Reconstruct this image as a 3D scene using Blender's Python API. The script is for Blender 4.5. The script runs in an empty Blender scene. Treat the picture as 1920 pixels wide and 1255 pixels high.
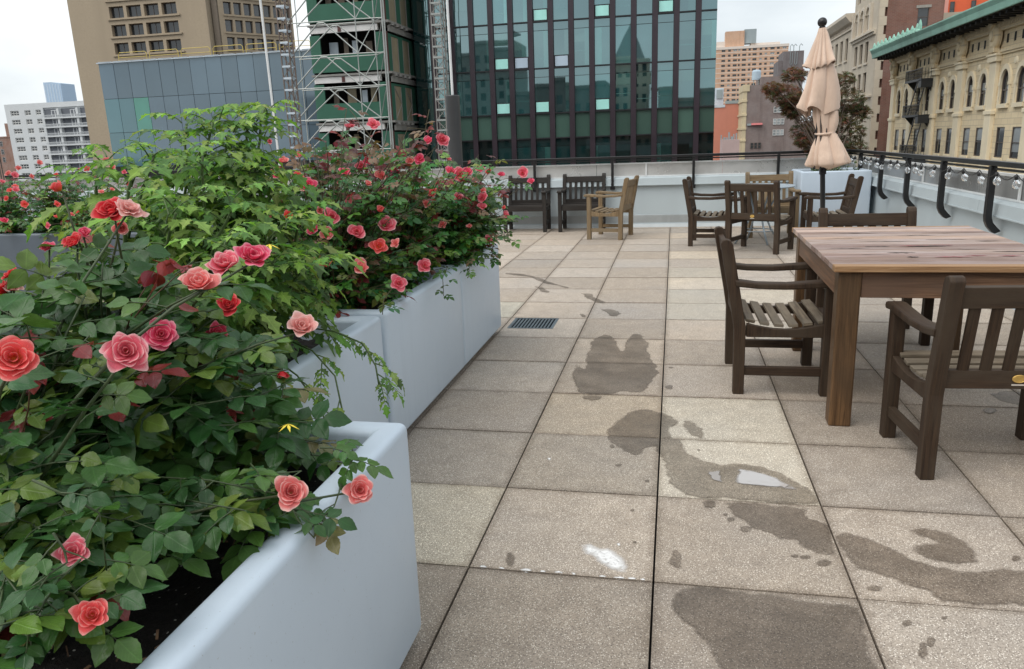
import bpy, bmesh, math, random
import numpy as np
from math import radians as R, sin, cos, pi, tau
from mathutils import Vector, Matrix
SC = bpy.context.scene
COL = SC.collection
# ------------------------------------------------------------------ camera
cam_d = bpy.data.cameras.new('camera'); cam = bpy.data.objects.new('camera', cam_d); COL.objects.link(cam)
SC.camera = cam
CAM_H = 1.38254776
YAW, PITCH, ROLL = -0.212204839, -0.248517243, -0.0364037994
_f = Vector((sin(YAW)*cos(PITCH), cos(YAW)*cos(PITCH), sin(PITCH)))
_r0 = Vector((cos(YAW), -sin(YAW), 0)); _u0 = _r0.cross(_f)
_r = cos(ROLL)*_r0 + sin(ROLL)*_u0; _u = -sin(ROLL)*_r0 + cos(ROLL)*_u0
cam.matrix_world = Matrix(((_r.x,_u.x,-_f.x,0),(_r.y,_u.y,-_f.y,0),(_r.z,_u.z,-_f.z,CAM_H),(0,0,0,1)))
cam_d.sensor_width = 36; cam_d.lens = 1431.639/1920*36
cam_d.clip_start = 0.02; cam_d.clip_end = 6000
# ------------------------------------------------------------------ world, sun, exposure
W = bpy.data.worlds.new('World'); SC.world = W; W.use_nodes = True
SUN_EL, SUN_AZ = R(56), R(222)        # azimuth measured clockwise from +Y
def build_world():
    nt = W.node_tree; N = nt.nodes; L = nt.links
    N.clear()
    out = N.new('ShaderNodeOutputWorld')
    sky = N.new('ShaderNodeTexSky'); sky.sky_type = 'NISHITA'; sky.sun_disc = False
    sky.sun_elevation = SUN_EL; sky.sun_rotation = SUN_AZ; sky.air_density = 1.0; sky.dust_density = 3.0
    bg1 = N.new('ShaderNodeBackground'); bg1.inputs[1].default_value = 0.10
    L.new(sky.outputs[0], bg1.inputs[0])
    tc = N.new('ShaderNodeTexCoord'); mp = N.new('ShaderNodeMapping'); mp.inputs['Scale'].default_value = (1.0, 1.0, 2.6)
    mp.inputs['Location'].default_value = (3.1, 0.4, 1.7)
    L.new(tc.outputs['Generated'], mp.inputs[0])
    n1 = N.new('ShaderNodeTexNoise'); n1.inputs['Scale'].default_value = 2.1; n1.inputs['Detail'].default_value = 7; n1.inputs['Roughness'].default_value = .52
    L.new(mp.outputs[0], n1.inputs[0])
    cr = N.new('ShaderNodeValToRGB'); e = cr.color_ramp.elements
    e[0].position = .30; e[0].color = (.47,.52,.555,1); e[1].position = .66; e[1].color = (.84,.86,.865,1)
    m = cr.color_ramp.elements.new(.5); m.color = (.67,.71,.73,1)
    L.new(n1.outputs[0], cr.inputs[0])
    bg2 = N.new('ShaderNodeBackground'); bg2.inputs[1].default_value = 1.0
    L.new(cr.outputs[0], bg2.inputs[0])
    mx = N.new('ShaderNodeMixShader'); mx.inputs[0].default_value = .88
    L.new(bg1.outputs[0], mx.inputs[1]); L.new(bg2.outputs[0], mx.inputs[2]); L.new(mx.outputs[0], out.inputs[0])
build_world()
sd = bpy.data.lights.new('sun', 'SUN'); sd.energy = 1.5; sd.angle = R(60); sd.color = (1, .965, .91)
sun = bpy.data.objects.new('sun', sd); COL.objects.link(sun)
_sv = Vector((sin(SUN_AZ)*cos(SUN_EL), cos(SUN_AZ)*cos(SUN_EL), sin(SUN_EL)))
sun.rotation_euler = (-_sv).to_track_quat('-Z', 'Y').to_euler()
SC.view_settings.view_transform = 'Standard'; SC.view_settings.look = 'None'
SC.view_settings.exposure = 0.54; SC.view_settings.gamma = 1.0
SC.cycles.max_bounces = 7; SC.cycles.transparent_max_bounces = 12
# ------------------------------------------------------------------ helpers
rnd = random.Random(7)
class MB:
    """collects shapes; build() links them as ONE mesh object"""
    def __init__(s): s.v=[]; s.f=[]; s.uv=[]; s.c=[]; s.m=[]
    def face(s, pts, uv=None, col=(1,1,1), mi=0):
        b=len(s.v); s.v += [tuple(p) for p in pts]; s.f.append(list(range(b,b+len(pts))))
        s.uv += uv if uv else [(0,0)]*len(pts); s.c += [col]*len(pts); s.m.append(mi)
    def mesh(s, vs, fs, col=(1,1,1), uvf=None, mi=0):
        b=len(s.v); s.v += [tuple(p) for p in vs]
        for f in fs:
            s.f.append([b+i for i in f]); s.c += [col]*len(f); s.m.append(mi)
            s.uv += [uvf(Vector(vs[i])) if uvf else (0,0) for i in f]
    def box(s, c, d, col=(1,1,1), mi=0, mat=None):
        """axis-aligned box, uv in metres with u along the longest side"""
        x,y,z = d[0]/2, d[1]/2, d[2]/2
        P=[Vector((sx*x,sy*y,sz*z)) for sz in(-1,1) for sy in(-1,1) for sx in(-1,1)]
        F=[((0,1,5,4),0,2),((2,6,7,3),0,2),((0,4,6,2),1,2),((1,3,7,5),1,2),((4,5,7,6),0,1),((0,2,3,1),0,1)]
        la = max(range(3), key=lambda i: d[i]); ox,oy = rnd.random()*9, rnd.random()*9
        b=len(s.v); C=Vector(c)
        for p in P:
            q = (mat @ p) if mat else p
            s.v.append(tuple(C+q))
        for f,a,e in F:
            s.f.append([b+i for i in f]); s.c += [col]*4; s.m.append(mi)
            if e==la: a,e = e,a
            s.uv += [(P[i][a]+ox, P[i][e]+oy) for i in f]
    def wallbox(s, x0,x1,y0,y1,z0,z1, col=(1,1,1), mi=0):
        """box whose side uv is (horizontal metre, z metre)"""
        P=[(x,y,z) for z in(z0,z1) for y in(y0,y1) for x in(x0,x1)]
        b=len(s.v); s.v += P
        for f,a,e in [((0,1,5,4),0,2),((2,6,7,3),0,2),((0,4,6,2),1,2),((1,3,7,5),1,2),((4,5,7,6),0,1),((0,2,3,1),0,1)]:
            s.f.append([b+i for i in f]); s.c += [col]*4; s.m.append(mi)
            s.uv += [(P[i][a], P[i][e]) for i in f]
    def beam(s, p0, p1, w, h, col=(1,1,1), up=(0,0,1), mi=0):
        p0=Vector(p0); p1=Vector(p1); d=p1-p0; L=d.length; X=d.normalized(); U=Vector(up)
        Y=U.cross(X)
        if Y.length<1e-4: Y=Vector((0,1,0)).cross(X)
        Y.normalize(); Z=X.cross(Y)
        M=Matrix((X,Y,Z)).transposed()
        s.box((p0+p1)/2,(L,w,h),col,mi,M)
    def tube(s, pts, r, n=8, col=(1,1,1), cap=True, mi=0):
        pts=[Vector(p) for p in pts]; rs = r if isinstance(r,(list,tuple)) else [r]*len(pts)
        b=len(s.v); prev=None
        for i,p in enumerate(pts):
            t=(pts[min(i+1,len(pts)-1)]-pts[max(i-1,0)]).normalized()
            if prev is None:
                a=Vector((0,0,1)) if abs(t.z)<.9 else Vector((1,0,0)); x=t.cross(a).normalized()
            else: x=(prev-t*prev.dot(t)).normalized()
            prev=x; y=t.cross(x)
            for k in range(n):
                a=tau*k/n; s.v.append(tuple(p+(x*cos(a)+y*sin(a))*rs[i]))
        for i in range(len(pts)-1):
            for k in range(n):
                s.f.append([b+i*n+k,b+i*n+(k+1)%n,b+(i+1)*n+(k+1)%n,b+(i+1)*n+k]); s.c+=[col]*4; s.m.append(mi)
                s.uv += [(i*.1,k/n),(i*.1,(k+1)/n),(i*.1+.1,(k+1)/n),(i*.1+.1,k/n)]
        if cap:
            s.f.append([b+k for k in range(n)][::-1]); s.c+=[col]*n; s.m.append(mi); s.uv+=[(0,0)]*n
            e=b+(len(pts)-1)*n
            s.f.append([e+k for k in range(n)]); s.c+=[col]*n; s.m.append(mi); s.uv+=[(0,0)]*n
    def lathe(s, prof, n=16, c=(0,0,0), col=(1,1,1), mi=0, fn=None):
        b=len(s.v)
        for j,(r,z) in enumerate(prof):
            for k in range(n):
                a=tau*k/n; p=Vector((r*cos(a),r*sin(a),z))
                if fn: p=fn(p,a,j)
                s.v.append((c[0]+p.x,c[1]+p.y,c[2]+p.z))
        for j in range(len(prof)-1):
            for k in range(n):
                s.f.append([b+j*n+k,b+j*n+(k+1)%n,b+(j+1)*n+(k+1)%n,b+(j+1)*n+k]); s.c+=[col]*4; s.m.append(mi)
                s.uv += [(k/n,prof[j][1]),((k+1)/n,prof[j][1]),((k+1)/n,prof[j+1][1]),(k/n,prof[j+1][1])]
    def prism(s, poly, axis, a0, a1, col=(1,1,1), mi=0):
        """poly: 2d outline in the plane across axis ('x': (y,z), 'y': (x,z), 'z': (x,y)), extruded a0..a1"""
        def P(q,a): return {'x':(a,q[0],q[1]),'y':(q[0],a,q[1]),'z':(q[0],q[1],a)}[axis]
        n=len(poly); b=len(s.v); ox=rnd.random()*7
        s.v += [P(q,a0) for q in poly]+[P(q,a1) for q in poly]
        ar=sum(poly[i][0]*poly[(i+1)%n][1]-poly[(i+1)%n][0]*poly[i][1] for i in range(n))
        flip = (ar>0)==(axis!='y')
        def add(f,uv):
            if not flip: f=f[::-1]; uv=uv[::-1]
            s.f.append(f); s.c+=[col]*len(f); s.m.append(mi); s.uv+=uv
        add([b+i for i in range(n)][::-1],[(q[1]+ox,q[0]) for q in poly][::-1])
        add([b+n+i for i in range(n)],[(q[1]+ox,q[0]) for q in poly])
        for i in range(n):
            j=(i+1)%n
            add([b+i,b+j,b+n+j,b+n+i],[(poly[i][1]+ox,a0),(poly[j][1]+ox,a0),(poly[j][1]+ox,a1),(poly[i][1]+ox,a1)])
    def build(s, name, mat, parent=None, bevel=0, smooth=False, seg=2, loc=None):
        me=bpy.data.meshes.new(name); me.from_pydata(s.v,[],s.f)
        ul=me.uv_layers.new(name='UVMap'); ul.data.foreach_set('uv',np.array(s.uv,dtype=np.float32).ravel())
        ca=me.color_attributes.new('Col','FLOAT_COLOR','CORNER')
        c=np.ones((len(s.c),4),dtype=np.float32); c[:,:3]=np.array(s.c,dtype=np.float32); ca.data.foreach_set('color',c.ravel())
        for m in (mat if isinstance(mat,(list,tuple)) else [mat]): me.materials.append(m)
        if any(s.m): me.polygons.foreach_set('material_index',s.m)
        if smooth: me.polygons.foreach_set('use_smooth',[True]*len(me.polygons))
        me.validate(clean_customdata=False)
        o=bpy.data.objects.new(name,me); COL.objects.link(o)
        if parent: o.parent=parent
        if loc: o.location=loc
        if bevel:
            b=o.modifiers.new('bevel','BEVEL'); b.width=bevel; b.segments=seg; b.limit_method='ANGLE'; b.angle_limit=R(40)
        return o
def tag(o, label=None, cat=None, group=None, kind=None):
    if label: o['label']=label
    if cat: o['category']=cat
    if group: o['group']=group
    if kind: o['kind']=kind
    return o
def thing(name, label, cat, loc=(0,0,0), rz=0, group=None):
    o=bpy.data.objects.new(name,None); o.empty_display_size=.1; COL.objects.link(o)
    o.location=loc; o.rotation_euler=(0,0,rz); return tag(o,label,cat,group)
def dup(root, loc=None, rz=None, label=None):
    def cp(o,p):
        c=o.copy(); COL.objects.link(c); c.parent=p
        for ch in o.children: cp(ch,c)
        return c
    r=root.copy(); COL.objects.link(r)
    if loc is not None: r.location=loc
    if rz is not None: r.rotation_euler=(0,0,rz)
    if label: r['label']=label
    for ch in root.children: cp(ch,r)
    return r
def cpart(o, loc, parent):
    c=o.copy(); COL.objects.link(c); c.parent=parent; c.location=loc; return c
def sub(g, parent=None): return None
# ------------------------------------------------------------------ materials
def nodes(name):
    m=bpy.data.materials.new(name); m.use_nodes=True; nt=m.node_tree
    return m, nt, nt.nodes, nt.links, nt.nodes['Principled BSDF']
def mixrgb(N,L,a,b,fac,mode='MIX'):
    x=N.new('ShaderNodeMix'); x.data_type='RGBA'; x.blend_type=mode
    for s,i in ((a,6),(b,7),(fac,0)):
        if isinstance(s,(int,float)): x.inputs[i].default_value=s
        elif isinstance(s,tuple): x.inputs[i].default_value=(*s,1) if len(s)==3 else s
        else: L.new(s,x.inputs[i])
    return x.outputs[2]
def noise(N,L,vec,scale,detail=4,rough=.55,dist=0):
    n=N.new('ShaderNodeTexNoise'); n.inputs['Scale'].default_value=scale; n.inputs['Detail'].default_value=detail
    n.inputs['Roughness'].default_value=rough; n.inputs['Distortion'].default_value=dist
    if vec is not None: L.new(vec,n.inputs[0])
    return n.outputs[0]
def ramp(N,L,v,lo,hi,a=0.,b=1.):
    r=N.new('ShaderNodeMapRange'); L.new(v,r.inputs[0])
    for i,x in enumerate((lo,hi,a,b)): r.inputs[1+i].default_value=x
    return r.outputs[0]
def scalevec(N,L,vec,sc):
    mp=N.new('ShaderNodeMapping'); mp.inputs['Scale'].default_value=sc; L.new(vec,mp.inputs[0]); return mp.outputs[0]
def bump(N,L,h,strength,dist,bs):
    b=N.new('ShaderNodeBump'); b.inputs['Strength'].default_value=strength; b.inputs['Distance'].default_value=dist
    L.new(h,b.inputs['Height']); L.new(b.outputs[0],bs.inputs['Normal'])
def mat(name, base, rough=.6, var=.12, scale=3., metal=0., spec=.5, bumps=0., bdist=.002, streak=0., col=False, rvar=0., fine=0.):
    m,nt,N,L,bs=nodes(name)
    tc=N.new('ShaderNodeTexCoord'); v=tc.outputs['Object']
    dark=tuple(x*(1-var) for x in base); lite=tuple(min(1,x*(1+var)) for x in base)
    c=mixrgb(N,L,dark,lite,ramp(N,L,noise(N,L,v,scale,6,.6),.3,.7))
    if streak:
        sv=scalevec(N,L,v,(scale*2,scale*2,scale*.12))
        c=mixrgb(N,L,c,tuple(x*(1-streak) for x in base),ramp(N,L,noise(N,L,sv,1.,4),.5,.75))
    if fine:
        c=mixrgb(N,L,c,tuple(x*(1-fine) for x in base),ramp(N,L,noise(N,L,v,scale*25,2),.45,.7))
    if col:
        a=N.new('ShaderNodeAttribute'); a.attribute_name='Col'
        c=mixrgb(N,L,c,a.outputs[0],1.,'MULTIPLY')
    L.new(c,bs.inputs['Base Color'])
    bs.inputs['Roughness'].default_value=rough; bs.inputs['Metallic'].default_value=metal
    bs.inputs['Specular IOR Level'].default_value=spec
    if rvar: L.new(ramp(N,L,noise(N,L,v,scale*2.3,5),.3,.7,rough-rvar,rough+rvar),bs.inputs['Roughness'])
    if bumps: bump(N,L,noise(N,L,v,scale*12,4),bumps,bdist,bs)
    return m
def wood(name, dark, lite, rough=.65, ringscale=38, grey=None, wear=.8):
    """grain runs along u"""
    m,nt,N,L,bs=nodes(name)
    uv=N.new('ShaderNodeUVMap'); uv.uv_map='UVMap'; v=uv.outputs[0]
    g1=noise(N,L,scalevec(N,L,v,(2.2,ringscale,1)),1.,8,.68,1.1)
    g3=noise(N,L,scalevec(N,L,v,(3.5,ringscale*3.2,1)),1.,5,.65,.4)
    g2=noise(N,L,scalevec(N,L,v,(7,ringscale*9,1)),1.,3,.6)
    big=noise(N,L,scalevec(N,L,v,(2.2,7,1)),1.,5,.6)
    c=mixrgb(N,L,dark,lite,ramp(N,L,g1,.36,.64))
    c=mixrgb(N,L,c,tuple(x*.55 for x in dark),ramp(N,L,g3,.54,.66,0,.7*wear))
    c=mixrgb(N,L,c,tuple(x*.4 for x in dark),ramp(N,L,g2,.60,.72,0,.8*wear))
    if grey: c=mixrgb(N,L,c,grey,ramp(N,L,big,.42,.62,0,.8))
    a=N.new('ShaderNodeAttribute'); a.attribute_name='Col'
    c=mixrgb(N,L,c,a.outputs[0],1.,'MULTIPLY')
    L.new(c,bs.inputs['Base Color'])
    L.new(ramp(N,L,g1,.3,.7,rough-.08,rough+.15),bs.inputs['Roughness']); bs.inputs['Specular IOR Level'].default_value=.32
    bump(N,L,g3,.6,.0015,bs)
    return m
def brickmat(name, c1, c2, mortar, bw=.21, bh=.07, ms=.012, rough=.85, var=.2, soot=.5):
    m,nt,N,L,bs=nodes(name)
    uv=N.new('ShaderNodeUVMap'); uv.uv_map='UVMap'; v=uv.outputs[0]
    b=N.new('ShaderNodeTexBrick'); L.new(v,b.inputs[0])
    b.inputs['Color1'].default_value=(*c1,1); b.inputs['Color2'].default_value=(*c2,1); b.inputs['Mortar'].default_value=(*mortar,1)
    b.inputs['Scale'].default_value=1.; b.inputs['Brick Width'].default_value=bw; b.inputs['Row Height'].default_value=bh; b.inputs['Mortar Size'].default_value=ms
    n=noise(N,L,v,.35,6,.65)
    c=mixrgb(N,L,b.outputs[0],(0.5,0.5,0.5),ramp(N,L,n,.35,.7,0,var))
    n2=noise(N,L,scalevec(N,L,v,(.8,.15,1)),1.,5)
    c=mixrgb(N,L,c,tuple(x*.5 for x in c1),ramp(N,L,n2,.5,.75,0,soot))
    L.new(c,bs.inputs['Base Color']); bs.inputs['Roughness'].default_value=rough
    return m
def glassmat(name, base, rough=.03, ior=2.0, var=.3, scale=.35, col=True, wob=.0, tint=(1,1,1)):
    m,nt,N,L,bs=nodes(name)
    tc=N.new('ShaderNodeTexCoord'); v=tc.outputs['Object']
    c=mixrgb(N,L,tuple(x*(1-var) for x in base),tuple(x*(1+var) for x in base),ramp(N,L,noise(N,L,v,scale,4),.3,.7))
    if col:
        a=N.new('ShaderNodeAttribute'); a.attribute_name='Col'; c=mixrgb(N,L,c,a.outputs[0],1.,'MULTIPLY')
    L.new(c,bs.inputs['Base Color']); bs.inputs['Roughness'].default_value=rough; bs.inputs['IOR'].default_value=ior; bs.inputs['Specular Tint'].default_value=(*tint,1)
    if wob: bump(N,L,noise(N,L,v,.7,1),wob,.05,bs)
    return m
# ------------------------------------------------------------------ roof deck: pavers, stains, grate
T=.6096; GX,GY=-.0432831,2.20699; GAP=.0035
CREAM=(1.40,1.44,1.40)
special={(0,1):CREAM,(0,2):(1.32,1.36,1.32),(-2,0):(1.28,1.3,1.22),(0,8):(1.35,1.34,1.27),(0,7):(1.1,1.14,1.12),(0,6):(1.12,1.16,1.14),(0,9):(1.08,1.1,1.06),
 (0,11):(1.35,1.32,1.22),(-3,6):(1.1,1.17,1.15),(0,14):(1.35,1.3,1.2),(1,7):(1.25,1.27,1.22),(1,5):(1.1,1.12,1.1),(-1,-1):(.80,.78,.75),(-2,-1):(.78,.76,.73),(1,1):(.92,.91,.90),(1,2):(.86,.85,.83),(-1,1):(.90,.89,.86),(0,-1):(.8,.78,.76),(-1,2):(1.1,1.05,.95),(1,0):(1.08,1.06,1.04),(-2,1):(.88,.88,.87)}
trnd=random.Random(21); tilecol={}
def tcol(i,j):
    if (i,j) not in tilecol:
        k=trnd.uniform(.83,1.12); w=trnd.uniform(-.012,.05)
        if j>3: k*=1.06
        tilecol[(i,j)]=special.get((i,j),(k*(1+w),k,k*(1-w*1.3)))
    return tilecol[(i,j)]
def pavermat(name, wet=False):
    m,nt,N,L,bs=nodes(name)
    tc=N.new('ShaderNodeTexCoord'); v=tc.outputs['Object']
    a=N.new('ShaderNodeAttribute'); a.attribute_name='Col'
    big=noise(N,L,v,1.1,5,.6); mid=noise(N,L,v,9,5,.65); fine=noise(N,L,v,190,3,.7)
    vo=N.new('ShaderNodeTexVoronoi'); vo.inputs['Scale'].default_value=230; L.new(v,vo.inputs[0])
    c=mixrgb(N,L,(.338,.284,.232),(.480,.412,.342),ramp(N,L,mid,.3,.7))
    c=mixrgb(N,L,c,(.365,.328,.295),ramp(N,L,big,.42,.68,0,.65))
    c=mixrgb(N,L,c,(.10,.08,.066),ramp(N,L,fine,.48,.66,0,.85))
    # pale chips of aggregate
    wn=N.new('ShaderNodeTexWhiteNoise'); L.new(vo.outputs['Position'],wn.inputs[0])
    chip=N.new('ShaderNodeMath'); chip.operation='MULTIPLY'
    L.new(ramp(N,L,wn.outputs[0],.74,.78),chip.inputs[0]); L.new(ramp(N,L,vo.outputs['Distance'],.30,.48,1,0),chip.inputs[1])
    c=mixrgb(N,L,c,(.80,.74,.66),chip.outputs[0])
    c=mixrgb(N,L,c,a.outputs[0],1.,'MULTIPLY')
    sx=N.new('ShaderNodeSeparateXYZ'); L.new(v,sx.inputs[0]); ds=[]
    for k,o in ((0,GX),(1,GY)):   # grime collects along the joints
        q=N.new('ShaderNodeMath'); q.operation='SUBTRACT'; L.new(sx.outputs[k],q.inputs[0]); q.inputs[1].default_value=o-T*40
        w=N.new('ShaderNodeMath'); w.operation='PINGPONG'; L.new(q.outputs[0],w.inputs[0]); w.inputs[1].default_value=T/2; ds.append(w.outputs[0])
    mn=N.new('ShaderNodeMath'); mn.operation='MINIMUM'; L.new(ds[0],mn.inputs[0]); L.new(ds[1],mn.inputs[1])
    ad=N.new('ShaderNodeMath'); ad.operation='MULTIPLY_ADD'; L.new(noise(N,L,v,13,5,.7),ad.inputs[0]); ad.inputs[1].default_value=-.07; L.new(mn.outputs[0],ad.inputs[2])
    c=mixrgb(N,L,c,mixrgb(N,L,c,(.66,.63,.60),1.,'MULTIPLY'),ramp(N,L,ad.outputs[0],-.035,.0,.85,0))
    sp=ramp(N,L,noise(N,L,v,5.5,6,.72),.60,.70,0,.30)
    c=mixrgb(N,L,c,mixrgb(N,L,c,(.62,.58,.55),1.,'MULTIPLY'),sp)
    if wet:
        d=noise(N,L,v,4.,5,.6)
        w=mixrgb(N,L,c,(.47,.44,.41),1.,'MULTIPLY')
        w2=mixrgb(N,L,c,(.61,.575,.54),1.,'MULTIPLY')
        w=mixrgb(N,L,w,w2,ramp(N,L,d,.4,.65))
        fz=N.new('ShaderNodeMath'); fz.operation='MULTIPLY_ADD'; L.new(noise(N,L,v,38,4,.65),fz.inputs[0]); fz.inputs[1].default_value=-.03; L.new(a.outputs['Alpha'],fz.inputs[2])
        fac=ramp(N,L,fz.outputs[0],-.013,.004)
        c=w; fm=N.new('ShaderNodeMath'); fm.operation='MULTIPLY'; L.new(fac,fm.inputs[0]); L.new(ramp(N,L,noise(N,L,v,3.2,5,.6),.32,.62,.62,1.),fm.inputs[1]); L.new(fm.outputs[0],bs.inputs['Alpha']); bs.inputs['Roughness'].default_value=.40
    else: L.new(ramp(N,L,mid,.3,.7,.56,.75),bs.inputs['Roughness'])
    L.new(c,bs.inputs['Base Color'])
    bump(N,L,fine,.35 if not wet else .18,.003,bs)
    return m
M_PAVER=pavermat('paver_concrete'); M_WET=pavermat('wet_paver_concrete',True)
M_DARK=mat('roof_membrane_black',(.012,.011,.010),.9,.3,5)
g=MB()
for i in range(-16,5):
    for j in range(-7,17):
        x0,y0=GX+i*T+GAP,GY+j*T+GAP; x1,y1=x0+T-2*GAP,y0+T-2*GAP
        y1=min(y1,12.16); x1=min(x1,2.60)
        if x1-x0<.05 or y1-y0<.05: continue
        if (i,j)==(-2,5): # the floor grate is let into this paver
            gx0,gx1,gy0,gy1=-1.225,-.875,5.515,5.855
            for a in ((x0,gx0,y0,y1),(gx1,x1,y0,y1),(gx0,gx1,y0,gy0),(gx0,gx1,gy1,y1)): g.wallbox(a[0],a[1],a[2],a[3],-.04,0,tcol(i,j))
            continue
        dz=trnd.uniform(-.0012,.0012)
        g.wallbox(x0,x1,y0,y1,-.04,dz,tcol(i,j))
tag(g.build('roof_deck',M_PAVER),kind='structure')
g=MB(); g.wallbox(-12,2.6,-3,12.16,-.4,-.0405); tag(g.build('deck_bed',M_DARK),kind='structure')
# stains, traced and laid on the pavers
def ground_poly(name, polys, material, z, jit=.006, seed=1, kind='structure', step=.03):
    """traced patches lying on the pavers; the colour's alpha holds the distance to the patch's edge"""
    rr=random.Random(seed); out=bmesh.new(); me=bpy.data.meshes.new(name); allv=[];allf=[];allc=[]
    for pk,poly in enumerate(polys):
        pts=[Vector((x,y)) for x,y in poly]
        for it in range(3):
            q=[]
            for k in range(len(pts)):
                a,b=pts[k],pts[(k+1)%len(pts)]; q.append(a); d=b-a
                if d.length>.012: q.append((a+b)/2+Vector((-d.y,d.x)).normalized()*rr.gauss(0,min(jit,d.length*.12)))
            pts=q
        bm=bmesh.new(); vs=[bm.verts.new((p.x,p.y,z+pk*3e-5)) for p in pts]
        bm.faces.new(vs); bmesh.ops.triangulate(bm,faces=bm.faces[:])
        xs=[p.x for p in pts]; ys=[p.y for p in pts]
        cuts=[(0,GX+i*T+s_) for i in range(-16,6) for s_ in (-GAP,GAP)]+[(1,GY+j*T+s_) for j in range(-7,18) for s_ in (-GAP,GAP)]
        st=min(step,max(.008,(max(xs)-min(xs))/6))
        cuts+=[(0,min(xs)+st*(k+.37)) for k in range(int((max(xs)-min(xs))/st)+1)]+[(1,min(ys)+st*(k+.41)) for k in range(int((max(ys)-min(ys))/st)+1)]
        for ax,c in cuts:
            lo,hi=(min(xs),max(xs)) if ax==0 else (min(ys),max(ys))
            if lo<c<hi: bmesh.ops.bisect_plane(bm,geom=bm.verts[:]+bm.edges[:]+bm.faces[:],plane_co=(c,0,0) if ax==0 else (0,c,0),plane_no=(1,0,0) if ax==0 else (0,1,0))
        P=np.array([(v.co.x,v.co.y) for v in bm.verts]);  A=np.array([tuple(p) for p in pts]); B=np.roll(A,-1,0); D=B-A
        t_=np.clip(((P[:,None]-A[None])*D[None]).sum(2)/(D*D).sum(1)[None].clip(1e-12),0,1)
        dist=np.linalg.norm(P[:,None]-(A[None]+t_[:,:,None]*D[None]),axis=2).min(1); dist=dist*max(1.,.040/max(1e-4,dist.max()))
        bm.verts.index_update(); base=len(allv); allv+=[tuple(v.co) for v in bm.verts]
        for f in bm.faces:
            c=f.calc_center_median(); u=(c.x-GX)/T; w=(c.y-GY)/T
            if abs(u-round(u))*T<GAP or abs(w-round(w))*T<GAP: continue
            idx=[v.index for v in f.verts]
            if f.normal.z<0: idx=idx[::-1]
            allf.append([base+i for i in idx]); tcx=tcol(math.floor(u),math.floor(w)); allc+=[(*tcx,float(dist[i])) for i in idx]
        bm.free()
    me.from_pydata(allv,[],allf); ca=me.color_attributes.new('Col','FLOAT_COLOR','CORNER'); ca.data.foreach_set('color',np.array(allc,dtype=np.float32).ravel())
    me.materials.append(material); o=bpy.data.objects.new(name,me); COL.objects.link(o); tag(o,kind=kind); return o
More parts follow.
